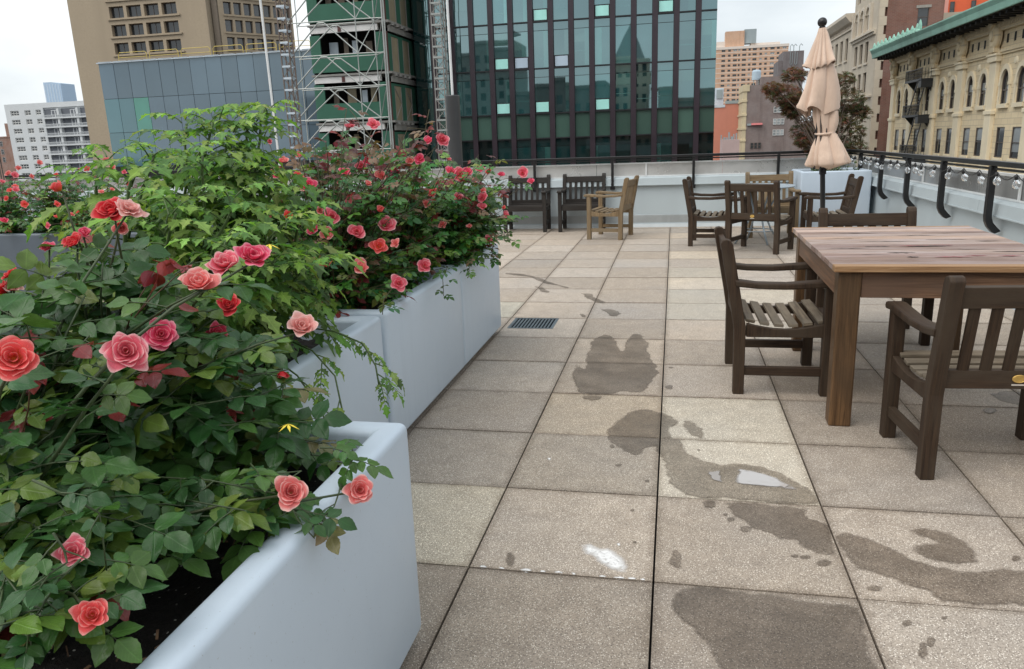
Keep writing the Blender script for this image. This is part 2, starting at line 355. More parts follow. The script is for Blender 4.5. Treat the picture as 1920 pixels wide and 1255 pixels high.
WET= [[(-0.581, 4.633), (-0.526, 4.515), (-0.548, 4.877), (-0.555, 5.116), (-0.514, 5.3), (-0.461, 5.385), (-0.408, 5.307), (-0.359, 5.081), (-0.318, 4.941), (-0.313, 5.158), (-0.286, 5.369), (-0.235, 5.427), (-0.178, 5.322), (-0.144, 5.048), (-0.111, 4.735), (-0.073, 4.574), (-0.059, 4.459), (-0.099, 4.273), (-0.117, 4.168), (-0.134, 4.068), (-0.238, 4.09), (-0.337, 4.032), (-0.407, 4.009), (-0.505, 4.047), (-0.55, 4.195), (-0.589, 4.373), (-0.589, 4.509)], [(-0.493, 3.994), (-0.439, 4.015), (-0.36, 4.001), (-0.36, 3.951), (-0.418, 3.914), (-0.471, 3.939)], [(-0.308, 3.511), (-0.267, 3.645), (-0.218, 3.759), (-0.164, 3.822), (-0.106, 3.834), (-0.038, 3.779), (0.018, 3.73), (0.05, 3.64), (0.036, 3.588), (0.005, 3.572), (0.014, 3.451), (0.061, 3.41), (0.065, 3.343), (0.085, 3.28), (0.139, 3.203), (0.216, 3.163), (0.295, 3.182), (0.407, 3.148), (0.492, 3.056), (0.55, 2.959), (0.572, 2.864), (0.561, 2.819), (0.473, 2.814), (0.267, 2.818), (0.105, 2.821), (0.041, 2.867), (-0.018, 2.946), (-0.004, 2.993), (-0.027, 3.045), (-0.021, 3.143), (-0.044, 3.201), (-0.065, 3.316), (-0.106, 3.289), (-0.112, 3.214), (-0.144, 3.2), (-0.196, 3.235), (-0.251, 3.305), (-0.294, 3.403)], [(0.055, 3.667), (0.092, 3.697), (0.136, 3.637), (0.167, 3.528), (0.176, 3.435), (0.138, 3.431), (0.096, 3.472), (0.063, 3.578)], [(0.195, 2.803), (0.373, 2.804), (0.529, 2.795), (0.534, 2.757), (0.5, 2.731), (0.528, 2.698), (0.574, 2.668), (0.558, 2.449), (0.487, 2.446), (0.442, 2.488), (0.434, 2.53), (0.382, 2.538), (0.347, 2.57), (0.286, 2.6), (0.231, 2.69)], [(0.574, 2.625), (0.639, 2.619), (0.713, 2.563), (0.78, 2.495), (0.859, 2.433), (0.965, 2.423), (1.181, 2.468), (1.081, 2.225), (0.926, 2.222), (0.796, 2.222), (0.779, 2.275), (0.715, 2.307), (0.648, 2.352), (0.59, 2.381), (0.572, 2.5)], [(0.828, 2.676), (0.904, 2.698), (0.98, 2.667), (0.997, 2.614), (1.009, 2.528), (1.003, 2.461), (0.908, 2.441), (0.817, 2.483), (0.793, 2.531), (0.83, 2.568), (0.897, 2.589), (0.849, 2.626)], [(0.019, 2.156), (0.081, 2.2), (0.273, 2.191), (0.557, 2.177), (0.554, 1.811), (0.164, 1.748), (0.117, 1.879), (0.061, 1.991), (0.008, 2.069)], [(-1.772, 7.975), (-1.591, 7.926), (-1.308, 7.648), (-1.216, 7.473), (-0.954, 7.149), (-0.978, 7.109), (-1.122, 7.265), (-1.227, 7.346), (-1.43, 7.692), (-1.58, 7.784), (-1.734, 7.878)], [(-1.337, 7.221), (-1.209, 7.144), (-1.087, 6.844), (-1.186, 6.914)], [(-0.826, 6.887), (-0.715, 6.854), (-0.652, 6.646), (-0.556, 6.484), (-0.576, 6.406), (-0.65, 6.48), (-0.749, 6.643)], [(-0.587, 6.233), (-0.482, 6.208), (-0.39, 6.067), (-0.423, 5.926), (-0.501, 5.977)], [(-0.726, 6.034), (-0.676, 5.98), (-0.655, 5.85), (-0.705, 5.912)], [(1.636, 4.252), (1.746, 4.307), (1.844, 4.299), (1.742, 4.039), (1.661, 4.11)], [(1.276, 3.989), (1.337, 3.988), (1.321, 3.924), (1.258, 3.909)], [(0.299, 2.598), (0.292, 2.581), (0.279, 2.57), (0.263, 2.567), (0.25, 2.575), (0.247, 2.591), (0.253, 2.608), (0.267, 2.62), (0.283, 2.622), (0.295, 2.614)], [(0.534, 2.402), (0.525, 2.386), (0.508, 2.374), (0.49, 2.371), (0.476, 2.378), (0.473, 2.393), (0.482, 2.41), (0.499, 2.422), (0.518, 2.425), (0.531, 2.417)], [(0.243, 2.663), (0.239, 2.65), (0.229, 2.641), (0.219, 2.64), (0.211, 2.646), (0.208, 2.658), (0.212, 2.671), (0.221, 2.679), (0.232, 2.681), (0.24, 2.674)], [(-0.504, 2.275), (-0.502, 2.245), (-0.508, 2.226), (-0.52, 2.225), (-0.533, 2.241), (-0.544, 2.269), (-0.546, 2.3), (-0.54, 2.32), (-0.528, 2.322), (-0.514, 2.304)], [(-0.124, 2.685), (-0.125, 2.677), (-0.13, 2.671), (-0.136, 2.67), (-0.141, 2.674), (-0.144, 2.682), (-0.142, 2.69), (-0.137, 2.695), (-0.131, 2.696), (-0.126, 2.692)], [(-0.105, 2.446), (-0.106, 2.44), (-0.111, 2.435), (-0.116, 2.434), (-0.121, 2.438), (-0.123, 2.444), (-0.122, 2.451), (-0.117, 2.455), (-0.112, 2.456), (-0.107, 2.453)], [(-0.078, 2.95), (-0.079, 2.941), (-0.085, 2.935), (-0.091, 2.934), (-0.097, 2.939), (-0.099, 2.947), (-0.097, 2.957), (-0.092, 2.963), (-0.086, 2.964), (-0.08, 2.959)], [(-0.196, 3.096), (-0.199, 3.086), (-0.208, 3.079), (-0.219, 3.077), (-0.228, 3.082), (-0.233, 3.092), (-0.23, 3.102), (-0.221, 3.109), (-0.21, 3.111), (-0.2, 3.106)], [(0.051, 2.356), (0.047, 2.316), (0.035, 2.29), (0.022, 2.288), (0.01, 2.31), (0.006, 2.349), (0.01, 2.39), (0.022, 2.417), (0.036, 2.419), (0.048, 2.395)], [(0.188, 2.78), (0.181, 2.755), (0.164, 2.738), (0.145, 2.736), (0.129, 2.748), (0.124, 2.771), (0.131, 2.796), (0.148, 2.813), (0.168, 2.816), (0.183, 2.803)], [(1.59, 3.976), (1.573, 3.947), (1.548, 3.928), (1.525, 3.925), (1.513, 3.94), (1.515, 3.968), (1.532, 3.997), (1.557, 4.017), (1.581, 4.019), (1.593, 4.003)], [(0.657, 2.275), (0.649, 2.263), (0.634, 2.254), (0.616, 2.252), (0.603, 2.256), (0.6, 2.266), (0.608, 2.278), (0.624, 2.286), (0.642, 2.289), (0.655, 2.284)], [(0.471, 2.43), (0.465, 2.419), (0.454, 2.411), (0.441, 2.409), (0.432, 2.414), (0.429, 2.424), (0.435, 2.435), (0.446, 2.442), (0.459, 2.444), (0.468, 2.439)], [(0.22, 2.697), (0.218, 2.689), (0.211, 2.684), (0.204, 2.683), (0.199, 2.687), (0.197, 2.694), (0.2, 2.702), (0.206, 2.707), (0.213, 2.708), (0.219, 2.704)], [(0.432, 2.431), (0.428, 2.422), (0.419, 2.416), (0.41, 2.415), (0.403, 2.419), (0.401, 2.426), (0.405, 2.435), (0.414, 2.441), (0.423, 2.443), (0.43, 2.439)], [(1.132, 2.519), (1.124, 2.506), (1.113, 2.497), (1.103, 2.496), (1.097, 2.502), (1.099, 2.514), (1.107, 2.527), (1.118, 2.536), (1.128, 2.537), (1.133, 2.531)], [(0.021, 4.579), (0.017, 4.566), (0.007, 4.557), (-0.004, 4.556), (-0.014, 4.563), (-0.018, 4.576), (-0.014, 4.589), (-0.005, 4.599), (0.007, 4.6), (0.017, 4.592)], [(0.132, 2.067), (0.13, 2.062), (0.126, 2.058), (0.122, 2.057), (0.118, 2.06), (0.117, 2.064), (0.118, 2.069), (0.122, 2.073), (0.127, 2.073), (0.131, 2.071)], [(0.692, 2.101), (0.686, 2.089), (0.675, 2.081), (0.664, 2.08), (0.657, 2.085), (0.657, 2.095), (0.663, 2.106), (0.674, 2.115), (0.685, 2.116), (0.692, 2.111)], [(0.727, 2.021), (0.72, 2.004), (0.71, 1.992), (0.703, 1.991), (0.699, 2.0), (0.702, 2.017), (0.709, 2.035), (0.719, 2.047), (0.727, 2.048), (0.73, 2.038)], [(0.796, 2.142), (0.792, 2.135), (0.785, 2.131), (0.779, 2.13), (0.775, 2.133), (0.775, 2.139), (0.779, 2.145), (0.785, 2.15), (0.792, 2.151), (0.796, 2.148)], [(0.139, 3.302), (0.137, 3.295), (0.132, 3.29), (0.126, 3.289), (0.122, 3.293), (0.12, 3.3), (0.122, 3.307), (0.127, 3.312), (0.133, 3.313), (0.137, 3.309)], [(0.021, 4.194), (0.016, 4.166), (0.003, 4.147), (-0.014, 4.146), (-0.027, 4.162), (-0.032, 4.189), (-0.028, 4.218), (-0.014, 4.237), (0.002, 4.239), (0.016, 4.222)], [(-0.243, 3.3), (-0.245, 3.285), (-0.251, 3.275), (-0.26, 3.274), (-0.268, 3.282), (-0.272, 3.296), (-0.271, 3.312), (-0.264, 3.322), (-0.255, 3.323), (-0.247, 3.314)], [(0.697, 1.982), (0.687, 1.954), (0.675, 1.936), (0.666, 1.935), (0.664, 1.95), (0.669, 1.978), (0.68, 2.006), (0.692, 2.025), (0.701, 2.026), (0.703, 2.01)]]
PUD= [[(0.279, 3.118), (0.35, 3.102), (0.426, 3.048), (0.487, 2.968), (0.498, 2.942), (0.421, 2.949), (0.336, 2.957), (0.262, 2.982)], [(0.158, 3.069), (0.212, 3.091), (0.213, 2.967), (0.17, 3.006)]]
CHALK= [[(-0.306, 2.403), (-0.261, 2.417), (-0.184, 2.391), (-0.126, 2.33), (-0.125, 2.247), (-0.174, 2.25), (-0.23, 2.288), (-0.28, 2.335)], [(-0.624, 2.217), (-0.61, 2.226), (-0.591, 2.218), (-0.591, 2.205), (-0.614, 2.205)], [(-0.554, 2.217), (-0.545, 2.225), (-0.532, 2.217), (-0.532, 2.204), (-0.547, 2.205)], [(-0.483, 2.218), (-0.463, 2.227), (-0.441, 2.221), (-0.442, 2.207), (-0.472, 2.206)], [(-0.411, 2.218), (-0.404, 2.226), (-0.393, 2.218), (-0.393, 2.205), (-0.406, 2.206)], [(-0.367, 2.218), (-0.35, 2.227), (-0.332, 2.22), (-0.333, 2.207), (-0.358, 2.207)], [(-0.309, 2.22), (-0.303, 2.228), (-0.295, 2.219), (-0.294, 2.206), (-0.304, 2.208)], [(-0.219, 2.214), (-0.206, 2.223), (-0.192, 2.215), (-0.193, 2.203), (-0.213, 2.203)], [(-0.176, 2.214), (-0.154, 2.224), (-0.132, 2.218), (-0.135, 2.205), (-0.166, 2.203)], [(-0.126, 2.216), (-0.112, 2.224), (-0.096, 2.217), (-0.098, 2.204), (-0.12, 2.204)], [(-0.087, 2.215), (-0.077, 2.223), (-0.067, 2.215), (-0.069, 2.202), (-0.083, 2.203)], [(-0.178, 2.429), (-0.169, 2.437), (-0.159, 2.428), (-0.16, 2.413), (-0.173, 2.415)], [(-0.534, 3.13), (-0.526, 3.142), (-0.514, 3.126), (-0.512, 3.103), (-0.527, 3.107)]]
ground_poly('wet_stain',WET,M_WET,.0018,seed=3)
M_PUD,_n,N_,L_,bs_=nodes('puddle_water'); bs_.inputs['Base Color'].default_value=(.44,.415,.40,1); bs_.inputs['Roughness'].default_value=.07; bs_.inputs['IOR'].default_value=2.2
tc_=N_.new('ShaderNodeTexCoord'); bump(N_,L_,noise(N_,L_,tc_.outputs['Object'],40,3),.12,.004,bs_)
a_=N_.new('ShaderNodeAttribute'); a_.attribute_name='Col'; L_.new(ramp(N_,L_,a_.outputs['Alpha'],.0,.012),bs_.inputs['Alpha'])
ground_poly('puddle',PUD,M_PUD,.0046,seed=4)
def chalkmat():
    m,nt,N,L,bs=nodes('white_chalk_smear'); tc=N.new('ShaderNodeTexCoord'); v=tc.outputs['Object']
    bs.inputs['Base Color'].default_value=(.82,.81,.80,1); bs.inputs['Roughness'].default_value=.9
    a=N.new('ShaderNodeAttribute'); a.attribute_name='Col'
    m1=N.new('ShaderNodeMath'); m1.operation='MULTIPLY'; L.new(ramp(N,L,noise(N,L,v,70,7,.75),.28,.52,.25,1.),m1.inputs[0]); L.new(ramp(N,L,a.outputs['Alpha'],.0,.024),m1.inputs[1])
    L.new(m1.outputs[0],bs.inputs['Alpha']); return m
ground_poly('chalk_smear',CHALK,chalkmat(),.0022,seed=6,jit=.008)

# drain grate
M_GRATE=mat('grate_grey_steel',(.16,.19,.21),.45,.2,8,metal=.6)
t=thing('floor_grate','grey slotted metal floor grate set in the pavers beside the long planters','grate',(-1.05,5.685,0))
g=MB()
for a in ((0,.162,.35,.02),(0,-.162,.35,.02)): g.box((a[0],a[1],-.008),(a[2],a[3],.02))
for a in (-.167,.167): g.box((a,0,-.008),(.018,.304,.02))
g.build('frame',M_GRATE,t)
g=MB()
for k in range(13): g.beam((-.158+k*.0263,-.15,-.010),(-.158+k*.0263,.15,-.010),.013,.02)
g.build('slats',M_GRATE,t)
# ------------------------------------------------------------------ parapets and rails
M_WALL=mat('wall_pale_blue_paint',(.48,.545,.57),.45,.05,1.2,streak=.07,rvar=.1)
M_SHEET=mat('galvanised_sheet',(.60,.60,.585),.34,.16,1.6,metal=.35,streak=.1,rvar=.12)
M_PLEX=mat('dull_grey_sheet',(.33,.335,.33),.22,.3,1.3,metal=.25,streak=.25,rvar=.12)
M_TRIM=mat('white_metal_trim',(.78,.80,.80),.4,.05,3)
M_FLASH=mat('grey_base_flashing',(.42,.45,.46),.45,.15,2,metal=.2,streak=.2)
M_BLACK=mat('black_rail_paint',(.012,.012,.013),.38,.2,6)
def parapet(name,label,length,plex):
    """local frame: runs along +x from 0, inner face on y=0, room side is -y"""
    t=thing(name,label,'wall')
    g=MB(); g.wallbox(0,length,0,.22,-.4,.655); g.wallbox(0,length,-.006,.0,.03,.18)
    g.build('wall_face',M_WALL,t)
    g=MB(); pr=[(-.004,.05),(-.018,.17),(-.018,.185),(0,.19),(0,.05)]; g.prism(pr,'x',0,length); g.prism([(-.07,0),(-.02,.05),(0,.05),(0,0)],'x',0,length)
    g.build('base_flashing',M_FLASH,t)
    g=MB(); n=int(length/2.44)+1
    for k in range(n):
        a,b=k*2.44+.002,min(length,(k+1)*2.44-.002)
        g.prism([(-.055,.645),(-.062,.645),(-.05,.75),(.0,.772),(.235,.772),(.235,.655),(-.05,.655)],'x',a,b)
        g.box(((a+b)/2,-.06,.648),(b-a,.012,.012))
    g.build('coping',M_WALL,t)
    g=MB()
    rr=random.Random(5 if plex else 3); x=0
    while x<length:
        w=rr.choice((1.22,1.3,1.6,1.9)); b=min(length,x+w-.006); off=rr.uniform(0,.006)
        g.box(((x+b)/2,.03+off,.868),(b-x,.004,.19)); x+=w
    g.build('sheet_panels',M_PLEX if plex else M_SHEET,t)
    g=MB(); g.box((length/2,.025,.975),(length,.02,.022)); g.box((length/2,.022,.782),(length,.012,.016))
    k=0.6
    while k<length: g.box((k,.015,.88),(.022,.014,.19)); k+=2.44 if plex else 3.66
    g.build('trim',M_TRIM,t)
    return t
pw=parapet('parapet_wall','pale blue parapet wall with bright metal sheets at the far end of the terrace',14.6,False)
pw.location=(-12,12.18,0)
pr_=parapet('parapet_wall','pale blue parapet wall with dull grey sheets along the right side of the terrace',15.0,True)
pr_.location=(2.62,12.178,0); pr_.rotation_euler=(0,0,-pi/2)
t=thing('guard_rail','black metal guard rail on straight posts across the far parapet','railing',(-12,12.12,0))
g=MB(); g.box((7.26,0,1.072),(14.52,.055,.04)); g.box((7.26,.0,1.03),(14.52,.012,.02)); g.build('top_rail',M_BLACK,t,bevel=.006)
for k in range(12):
    x=-2.15+12+1.22*(k-8)+.0
    g=MB(); g.box((x,.0,.825),(.04,.04,.45)); g.box((x,.02,.62),(.07,.02,.07)); g.build('post',M_BLACK,t,bevel=.004)
t=thing('guard_rail','black metal guard rail on curved-foot posts along the right parapet','railing',(2.5,12.1,0))
g=MB(); g.box((0,-7.4,1.072),(.055,14.8,.04)); g.box((0,-7.4,1.03),(.012,14.8,.02)); g.build('top_rail',M_BLACK,t,bevel=.006)
for y in (11.47,10.35,9.22,8.07,6.9,5.75,4.6,3.45,2.3,1.15,0):
    g=MB(); pts=[(0,1.05),(0,.66),(.004,.62),(.018,.58),(.045,.55),(.075,.535)]
    for a,b in zip(pts[:-1],pts[1:]): pass
    out=[(-.025,1.05),(-.025,.66),(-.02,.61),(.0,.565),(.035,.525),(.06,.51),(.105,.53),(.07,.565),(.04,.60),(.027,.64),(.025,.68),(.025,1.05)]
    g.prism(out,'y',y-12.1-.028,y-12.1+.028); g.build('post',M_BLACK,t,bevel=.006)
# string lights under the right rail
M_BULB,nt_,N_,L_,bs_=nodes('clear_bulb_glass'); bs_.inputs['Transmission Weight'].default_value=.9; bs_.inputs['Roughness'].default_value=.02; bs_.inputs['IOR'].default_value=1.3; bs_.inputs['Base Color'].default_value=(.95,.96,.97,1)
M_SOCK=mat('black_socket',(.015,.015,.016),.5,.1,20)
t=thing('string_lights','string of clear round bulbs looped under the right guard rail','string lights',(2.46,12.0,0))
ys=[11.9,11.62,11.35,11.05,10.72,10.45,10.12,9.78,9.5,9.12,8.82,8.62,8.2,7.78,7.42,7.06,6.7,6.34,5.98,5.6,5.2,4.8,4.4]
g=MB(); pts=[]
for a,b in zip(ys[:-1],ys[1:]):
    for q in range(5):
        f=q/5; pts.append((0,a+(b-a)*f-12,1.012-.05*math.sin(pi*f)))
g.tube(pts,.004,5); g.build('cord',M_SOCK,t)
b0=None
for y in ys:
    if b0 is None:
        g=MB(); g.lathe([(0,.03),(.014,.028),(.014,-.01),(.0,-.012)],10); so=g.build('socket',M_SOCK,t,smooth=True)
        g=MB(); g.lathe([(.0,-.008),(.012,-.008),(.016,-.018),(.028,-.034),(.033,-.052),(.028,-.072),(.014,-.084),(0,-.087)],12)
        bu=g.build('bulb',M_BULB,so,smooth=True); b0=so; so.location=(0,y-12,.985)
    else:
        c=b0.copy(); COL.objects.link(c); c.location=(0,y-12,.985+rnd.uniform(-.03,.008)); c.rotation_euler=(rnd.uniform(-.5,.5),rnd.uniform(-.35,.35),0); c.scale=(.88,.88,.9)
        d=bu.copy(); COL.objects.link(d); d.parent=c
# ------------------------------------------------------------------ planters
def plantermat():
    m,nt,N,L,bs=nodes('planter_pale_blue'); tc=N.new('ShaderNodeTexCoord'); v=tc.outputs['Object']
    c=mixrgb(N,L,(.475,.56,.65),(.53,.61,.69),ramp(N,L,noise(N,L,v,1.3,5,.6),.3,.7))
    st=noise(N,L,scalevec(N,L,v,(9,9,.7)),1.,5,.6); c=mixrgb(N,L,c,(.40,.47,.54),ramp(N,L,st,.55,.75,0,.35))
    sc=noise(N,L,scalevec(N,L,v,(14,14,30)),1.,6,.75); gate=noise(N,L,v,2.2,2)
    mk=N.new('ShaderNodeMath'); mk.operation='MULTIPLY'; L.new(ramp(N,L,sc,.64,.70),mk.inputs[0]); L.new(ramp(N,L,gate,.52,.62),mk.inputs[1])
    c=mixrgb(N,L,c,(.20,.20,.20),ramp(N,L,mk.outputs[0],0,1,0,.55))
    sk=ramp(N,L,noise(N,L,v,160,2,.6),.70,.74,0,.5); c=mixrgb(N,L,c,(.25,.24,.22),sk)
    L.new(c,bs.inputs['Base Color']); L.new(ramp(N,L,noise(N,L,v,5,5),.3,.7,.36,.52),bs.inputs['Roughness'])
    bump(N,L,noise(N,L,v,1.6,2),.15,.01,bs); return m
M_PLANT=plantermat()
M_PLANT2=mat('planter_darker_blue',(.095,.118,.145),.42,.06,1.2,rvar=.06)  # one even blue, darker than the other planters
def soilmat():
    m,nt,N,L,bs=nodes('potting_soil')
    tc=N.new('ShaderNodeTexCoord'); v=tc.outputs['Object']
    c=mixrgb(N,L,(.004,.003,.002),(.017,.011,.008),ramp(N,L,noise(N,L,v,60,6,.7),.35,.75))
    vo=N.new('ShaderNodeTexVoronoi'); vo.inputs['Scale'].default_value=95; L.new(v,vo.inputs[0])
    wn=N.new('ShaderNodeTexWhiteNoise'); L.new(vo.outputs['Position'],wn.inputs[0])
    ch=N.new('ShaderNodeMath'); ch.operation='MULTIPLY'
    L.new(ramp(N,L,wn.outputs[0],.90,.92),ch.inputs[0]); L.new(ramp(N,L,vo.outputs['Distance'],.15,.28,1,0),ch.inputs[1])
    c=mixrgb(N,L,c,(.55,.52,.47),ch.outputs[0])
    L.new(c,bs.inputs['Base Color']); bs.inputs['Roughness'].default_value=.9
    bump(N,L,noise(N,L,v,45,5,.7),1.,.02,bs)
    return m
M_SOIL=soilmat()
def planter(label, x0,x1,y0,y1,h,material,wall=.075,bev=.022,lift=.035,soil=.10,inset=.05):
    t=thing('planter',label,'planter',((x0+x1)/2,(y0+y1)/2,0))
    w,d=(x1-x0)/2,(y1-y0)/2; g=MB()
    bot=[(-w,-d),(w,-d),(w,d),(-w,d)]; iw,id_=w-wall,d-wall
    inn=[(-iw,-id_),(iw,-id_),(iw,id_),(-iw,id_)]
    vs=[(x,y,lift) for x,y in bot]+[(x,y,h) for x,y in bot]+[(x,y,h) for x,y in inn]+[(x,y,h-soil-.12) for x,y in inn]
    fs=[[3,2,1,0]]
    for k in range(4):
        j=(k+1)%4
        fs+= [[k,j,4+j,4+k],[4+k,4+j,8+j,8+k],[8+k,8+j,12+j,12+k]]
    g.mesh(vs,fs); g.build('box',material,t,bevel=bev,seg=4,smooth=True)
    g=MB(); g.wallbox(-w+inset,w-inset,-d+inset,d-inset,0.001,lift+.002); g.build('plinth',M_DARK,t)
    # lumpy soil
    n=26; g=MB(); rr=random.Random(int(x0*100))
    hh=[[rr.gauss(0,.008)+.012*math.sin(i*.9+j*.4) for j in range(n+1)] for i in range(n+1)]
    vs=[(-iw+2*iw*i/n,-id_+2*id_*j/n,h-soil+hh[i][j]) for i in range(n+1) for j in range(n+1)]
    fs=[[i*(n+1)+j,(i+1)*(n+1)+j,(i+1)*(n+1)+j+1,i*(n+1)+j+1] for i in range(n) for j in range(n)]
    g.mesh(vs,fs); g.build('soil',M_SOIL,t,smooth=True)
    return t
planter('pale blue planter nearest the camera holding big-leaved roses',-1.90,-.683,.60,1.82,.667,M_PLANT)
planter('pale blue planter full of tomato plants behind the nearest rose planter',-2.42,-1.247,1.87,3.085,.66,M_PLANT)
planter('pale blue planter with roses spilling over, between the tomato planter and the farthest one',-2.42,-1.243,3.12,4.375,.665,M_PLANT)
planter('pale blue planter at the far end of the row beside the floor grate',-2.42,-1.243,4.382,5.42,.665,M_PLANT)
planter('darker blue planter of roses at the left edge of the terrace',-8.4,-4.75,6.42,7.5,.66,M_PLANT2)
planter('tall square pale blue planter in the far right corner holding a maple',1.66,2.545,10.95,11.85,.845,M_PLANT,wall=.06)
M_CHIP=mat('bark_chip',(.10,.06,.035),.85,.5,30,col=True)
g=MB(); cr_=random.Random(9)
for (x0,x1,y0,y1,n) in ((-1.78,-.78,.72,1.72,260),(-2.3,-1.36,1.98,2.98,60),(-2.3,-1.36,3.24,5.3,80)):
    for k in range(n):
        q=cr_.uniform(.4,2.2); p=(cr_.uniform(x0,x1),cr_.uniform(y0,y1),.567-.0+cr_.uniform(.012,.024))
        g.box(p,(cr_.uniform(.008,.035),cr_.uniform(.002,.006),.0025),col=(q,q*.95,q*.9),mat=Matrix.Rotation(cr_.uniform(0,6.3),3,'Z')@Matrix.Rotation(cr_.uniform(-.4,.4),3,'Y'))
tag(g.build('bark_chips',M_CHIP),'bark chips and straw scattered over the dark potting soil','bark chips',kind='stuff')
# dark ribbed sleeve with white flag pole, and the thinner pole by the tomatoes
M_SLEEVE=mat('dark_grey_sleeve',(.035,.037,.04),.5,.15,4)
M_POLE=mat('white_pole_paint',(.72,.74,.75),.35,.05,2)
t=thing('flag_pole','white pole rising out of a thick dark grey sleeve behind the roses','pole',(-3.28,11.6,0))
g=MB(); g.lathe([(.0,0.001),(.105,0.001),(.105,2.06),(.095,2.075),(.03,2.08)],24); g.build('sleeve',M_SLEEVE,t)
g=MB(); g.tube([(0,0,2.05),(-.02,0,5.5)],.019,10); g.build('pole',M_POLE,t)
t=thing('flag_pole','slim white pole standing behind the tomato plants in front of the glass block','pole',(-6.22,11.6,0))
g=MB(); g.tube([(0,0,.0),(-.06,0,5.5)],.018,10); g.build('pole',M_POLE,t)
g=MB(); g.lathe([(0,0.001),(.09,0.001),(.09,.04),(.03,.06),(.02,.12)],16); g.build('foot',M_POLE,t)
# ------------------------------------------------------------------ the city round the terrace (axis-aligned with the deck)
G0=-27.0
M_STREET=mat('street_asphalt',(.05,.05,.052),.85,.2,.2)
g=MB(); g.face([(-3500,-3500,G0),(3500,-3500,G0),(3500,3500,G0),(-3500,3500,G0)]); tag(g.build('street',M_STREET),kind='structure')
M_OWN=mat('own_building_brick',(.20,.13,.10),.85,.2,1)
t=thing('terrace_building','brick building that carries the roof terrace','building',(0,0,0))
g=MB(); g.wallbox(-12.2,2.82,-14,12.38,G0+.01,-.401); g.build('wall',M_OWN,t)
M_WIN=glassmat('window_glass_dark',(.035,.042,.048),.06,1.7,.5,.6)
M_WINL=glassmat('window_glass_pale',(.30,.33,.34),.1,1.6,.3,.6)
M_FRM=mat('window_frame_white',(.62,.62,.60),.5,.1,4)
M_FRB=mat('window_frame_brown',(.09,.07,.06),.5,.1,4)
def grid(g, xs, zs, X0,X1,Z0,Z1, th=.35, y0=0.):
    """wall of boxes with real openings: xs, zs are lists of (from, to)"""
    z=Z0
    for a,b in zs:
        if a-z>.001: g.wallbox(X0,X1,y0,y0+th,z,a)
        x=X0
        for c,d in xs:
            if c-x>.001: g.wallbox(x,c,y0,y0+th,a,b)
            x=d
        if X1-x>.001: g.wallbox(x,X1,y0,y0+th,a,b)
        z=b
    if Z1-z>.001: g.wallbox(X0,X1,y0,y0+th,z,Z1)
def sash(w,h,frm,gl,parent,name='window',y=.2,mull=1,rail=True,fw=.07,pale=0.):
    """one window: frame with panes, origin at bottom centre"""
    g=MB()
    for s in (-1,1): g.box((s*(w/2-fw/2),y,h/2),(fw,.09,h))
    for z in (fw/2,h-fw/2): g.box((0,y,z),(w-2*fw,.09,fw))
    if rail: g.box((0,y-.01,h*.5),(w-2*fw,.07,fw*.9))
    for k in range(mull-1): g.box((-w/2+w*(k+1)/mull,y,h/2),(fw*.8,.08,h-2*fw))
    k=rnd.uniform(.6,1.5)
    g.box((0,y+.04,h/2),(w-2*fw,.02,h-2*fw),col=(k,k,k),mi=1)
    if pale: g.box((0,y+.025,h*(1-pale/2)-.02),(w-2*fw,.008,h*pale-.06),mi=2)
    return g.build(name,[frm,gl,M_WINL],parent)
# ---- glass tower straight ahead
M_TG=glassmat('tower_glass',(.018,.070,.072),.02,3.2,.3,.25,wob=.012,tint=(.70,.96,1.0))
M_TD=glassmat('tower_glass_dark',(.006,.022,.022),.03,1.8,.3,.25)
M_SPAN=glassmat('tower_spandrel_green',(.060,.115,.092),.12,1.6,.12,.2)
M_MINT=glassmat('opal_pane_mint',(.42,.82,.75),.25,1.5,.06,1)
M_PALEB=glassmat('opal_pane_blue',(.46,.56,.66),.2,1.5,.06,1)
M_FIN=mat('tower_fin_aubergine',(.036,.024,.032),.3,.2,.6,spec=.5)
M_TLINE=mat('tower_joint_black',(.012,.013,.015),.4,.2,2)
t=thing('glass_tower','tall teal glass tower with dark aubergine vertical fins behind the far railing','building',(0,63.7,0))
g=MB(); g.wallbox(-26,3.0,2.8,24,G0+.01,32); g.wallbox(-21.6,3.0,1.6,2.8,G0+.01,32); g.wallbox(-19.4,3.0,.14,1.6,G0+.01,32); g.build('core',M_TD,t)
g=MB(); g.wallbox(-20.55,-19.55,1.45,1.6,-10,32); g.build('slot_glass',M_TG,t)
lev=[-5.6,-2.05,1.48,3.43,6.89,10.40,13.9,17.4,20.9,24.4,28]
for k,z in enumerate(lev[1:]):
    g=MB(); g.box((-8.2,-.0,z),(22.4,.26,.10)); g.build('floor_line',M_TLINE,t)
fx=[-14.755+1.62*k for k in range(-3,11)]
for x in fx:
    g=MB(); g.box((x+.2,-.06,11.2),(.40,.22,33.6)); g.box((x+.0,-.03,11.2),(.06,.16,33.6),mi=1); g.build('fin',[M_FIN,M_TLINE],t)
tr=random.Random(12)
mint={(0,4):1,(2,5):0,(5,5):1,(8,5):1,(0,3):2,(3,4):3,(11,4):1,(2,3):1,(5,3):1,(12,3):1,(1,4):3}
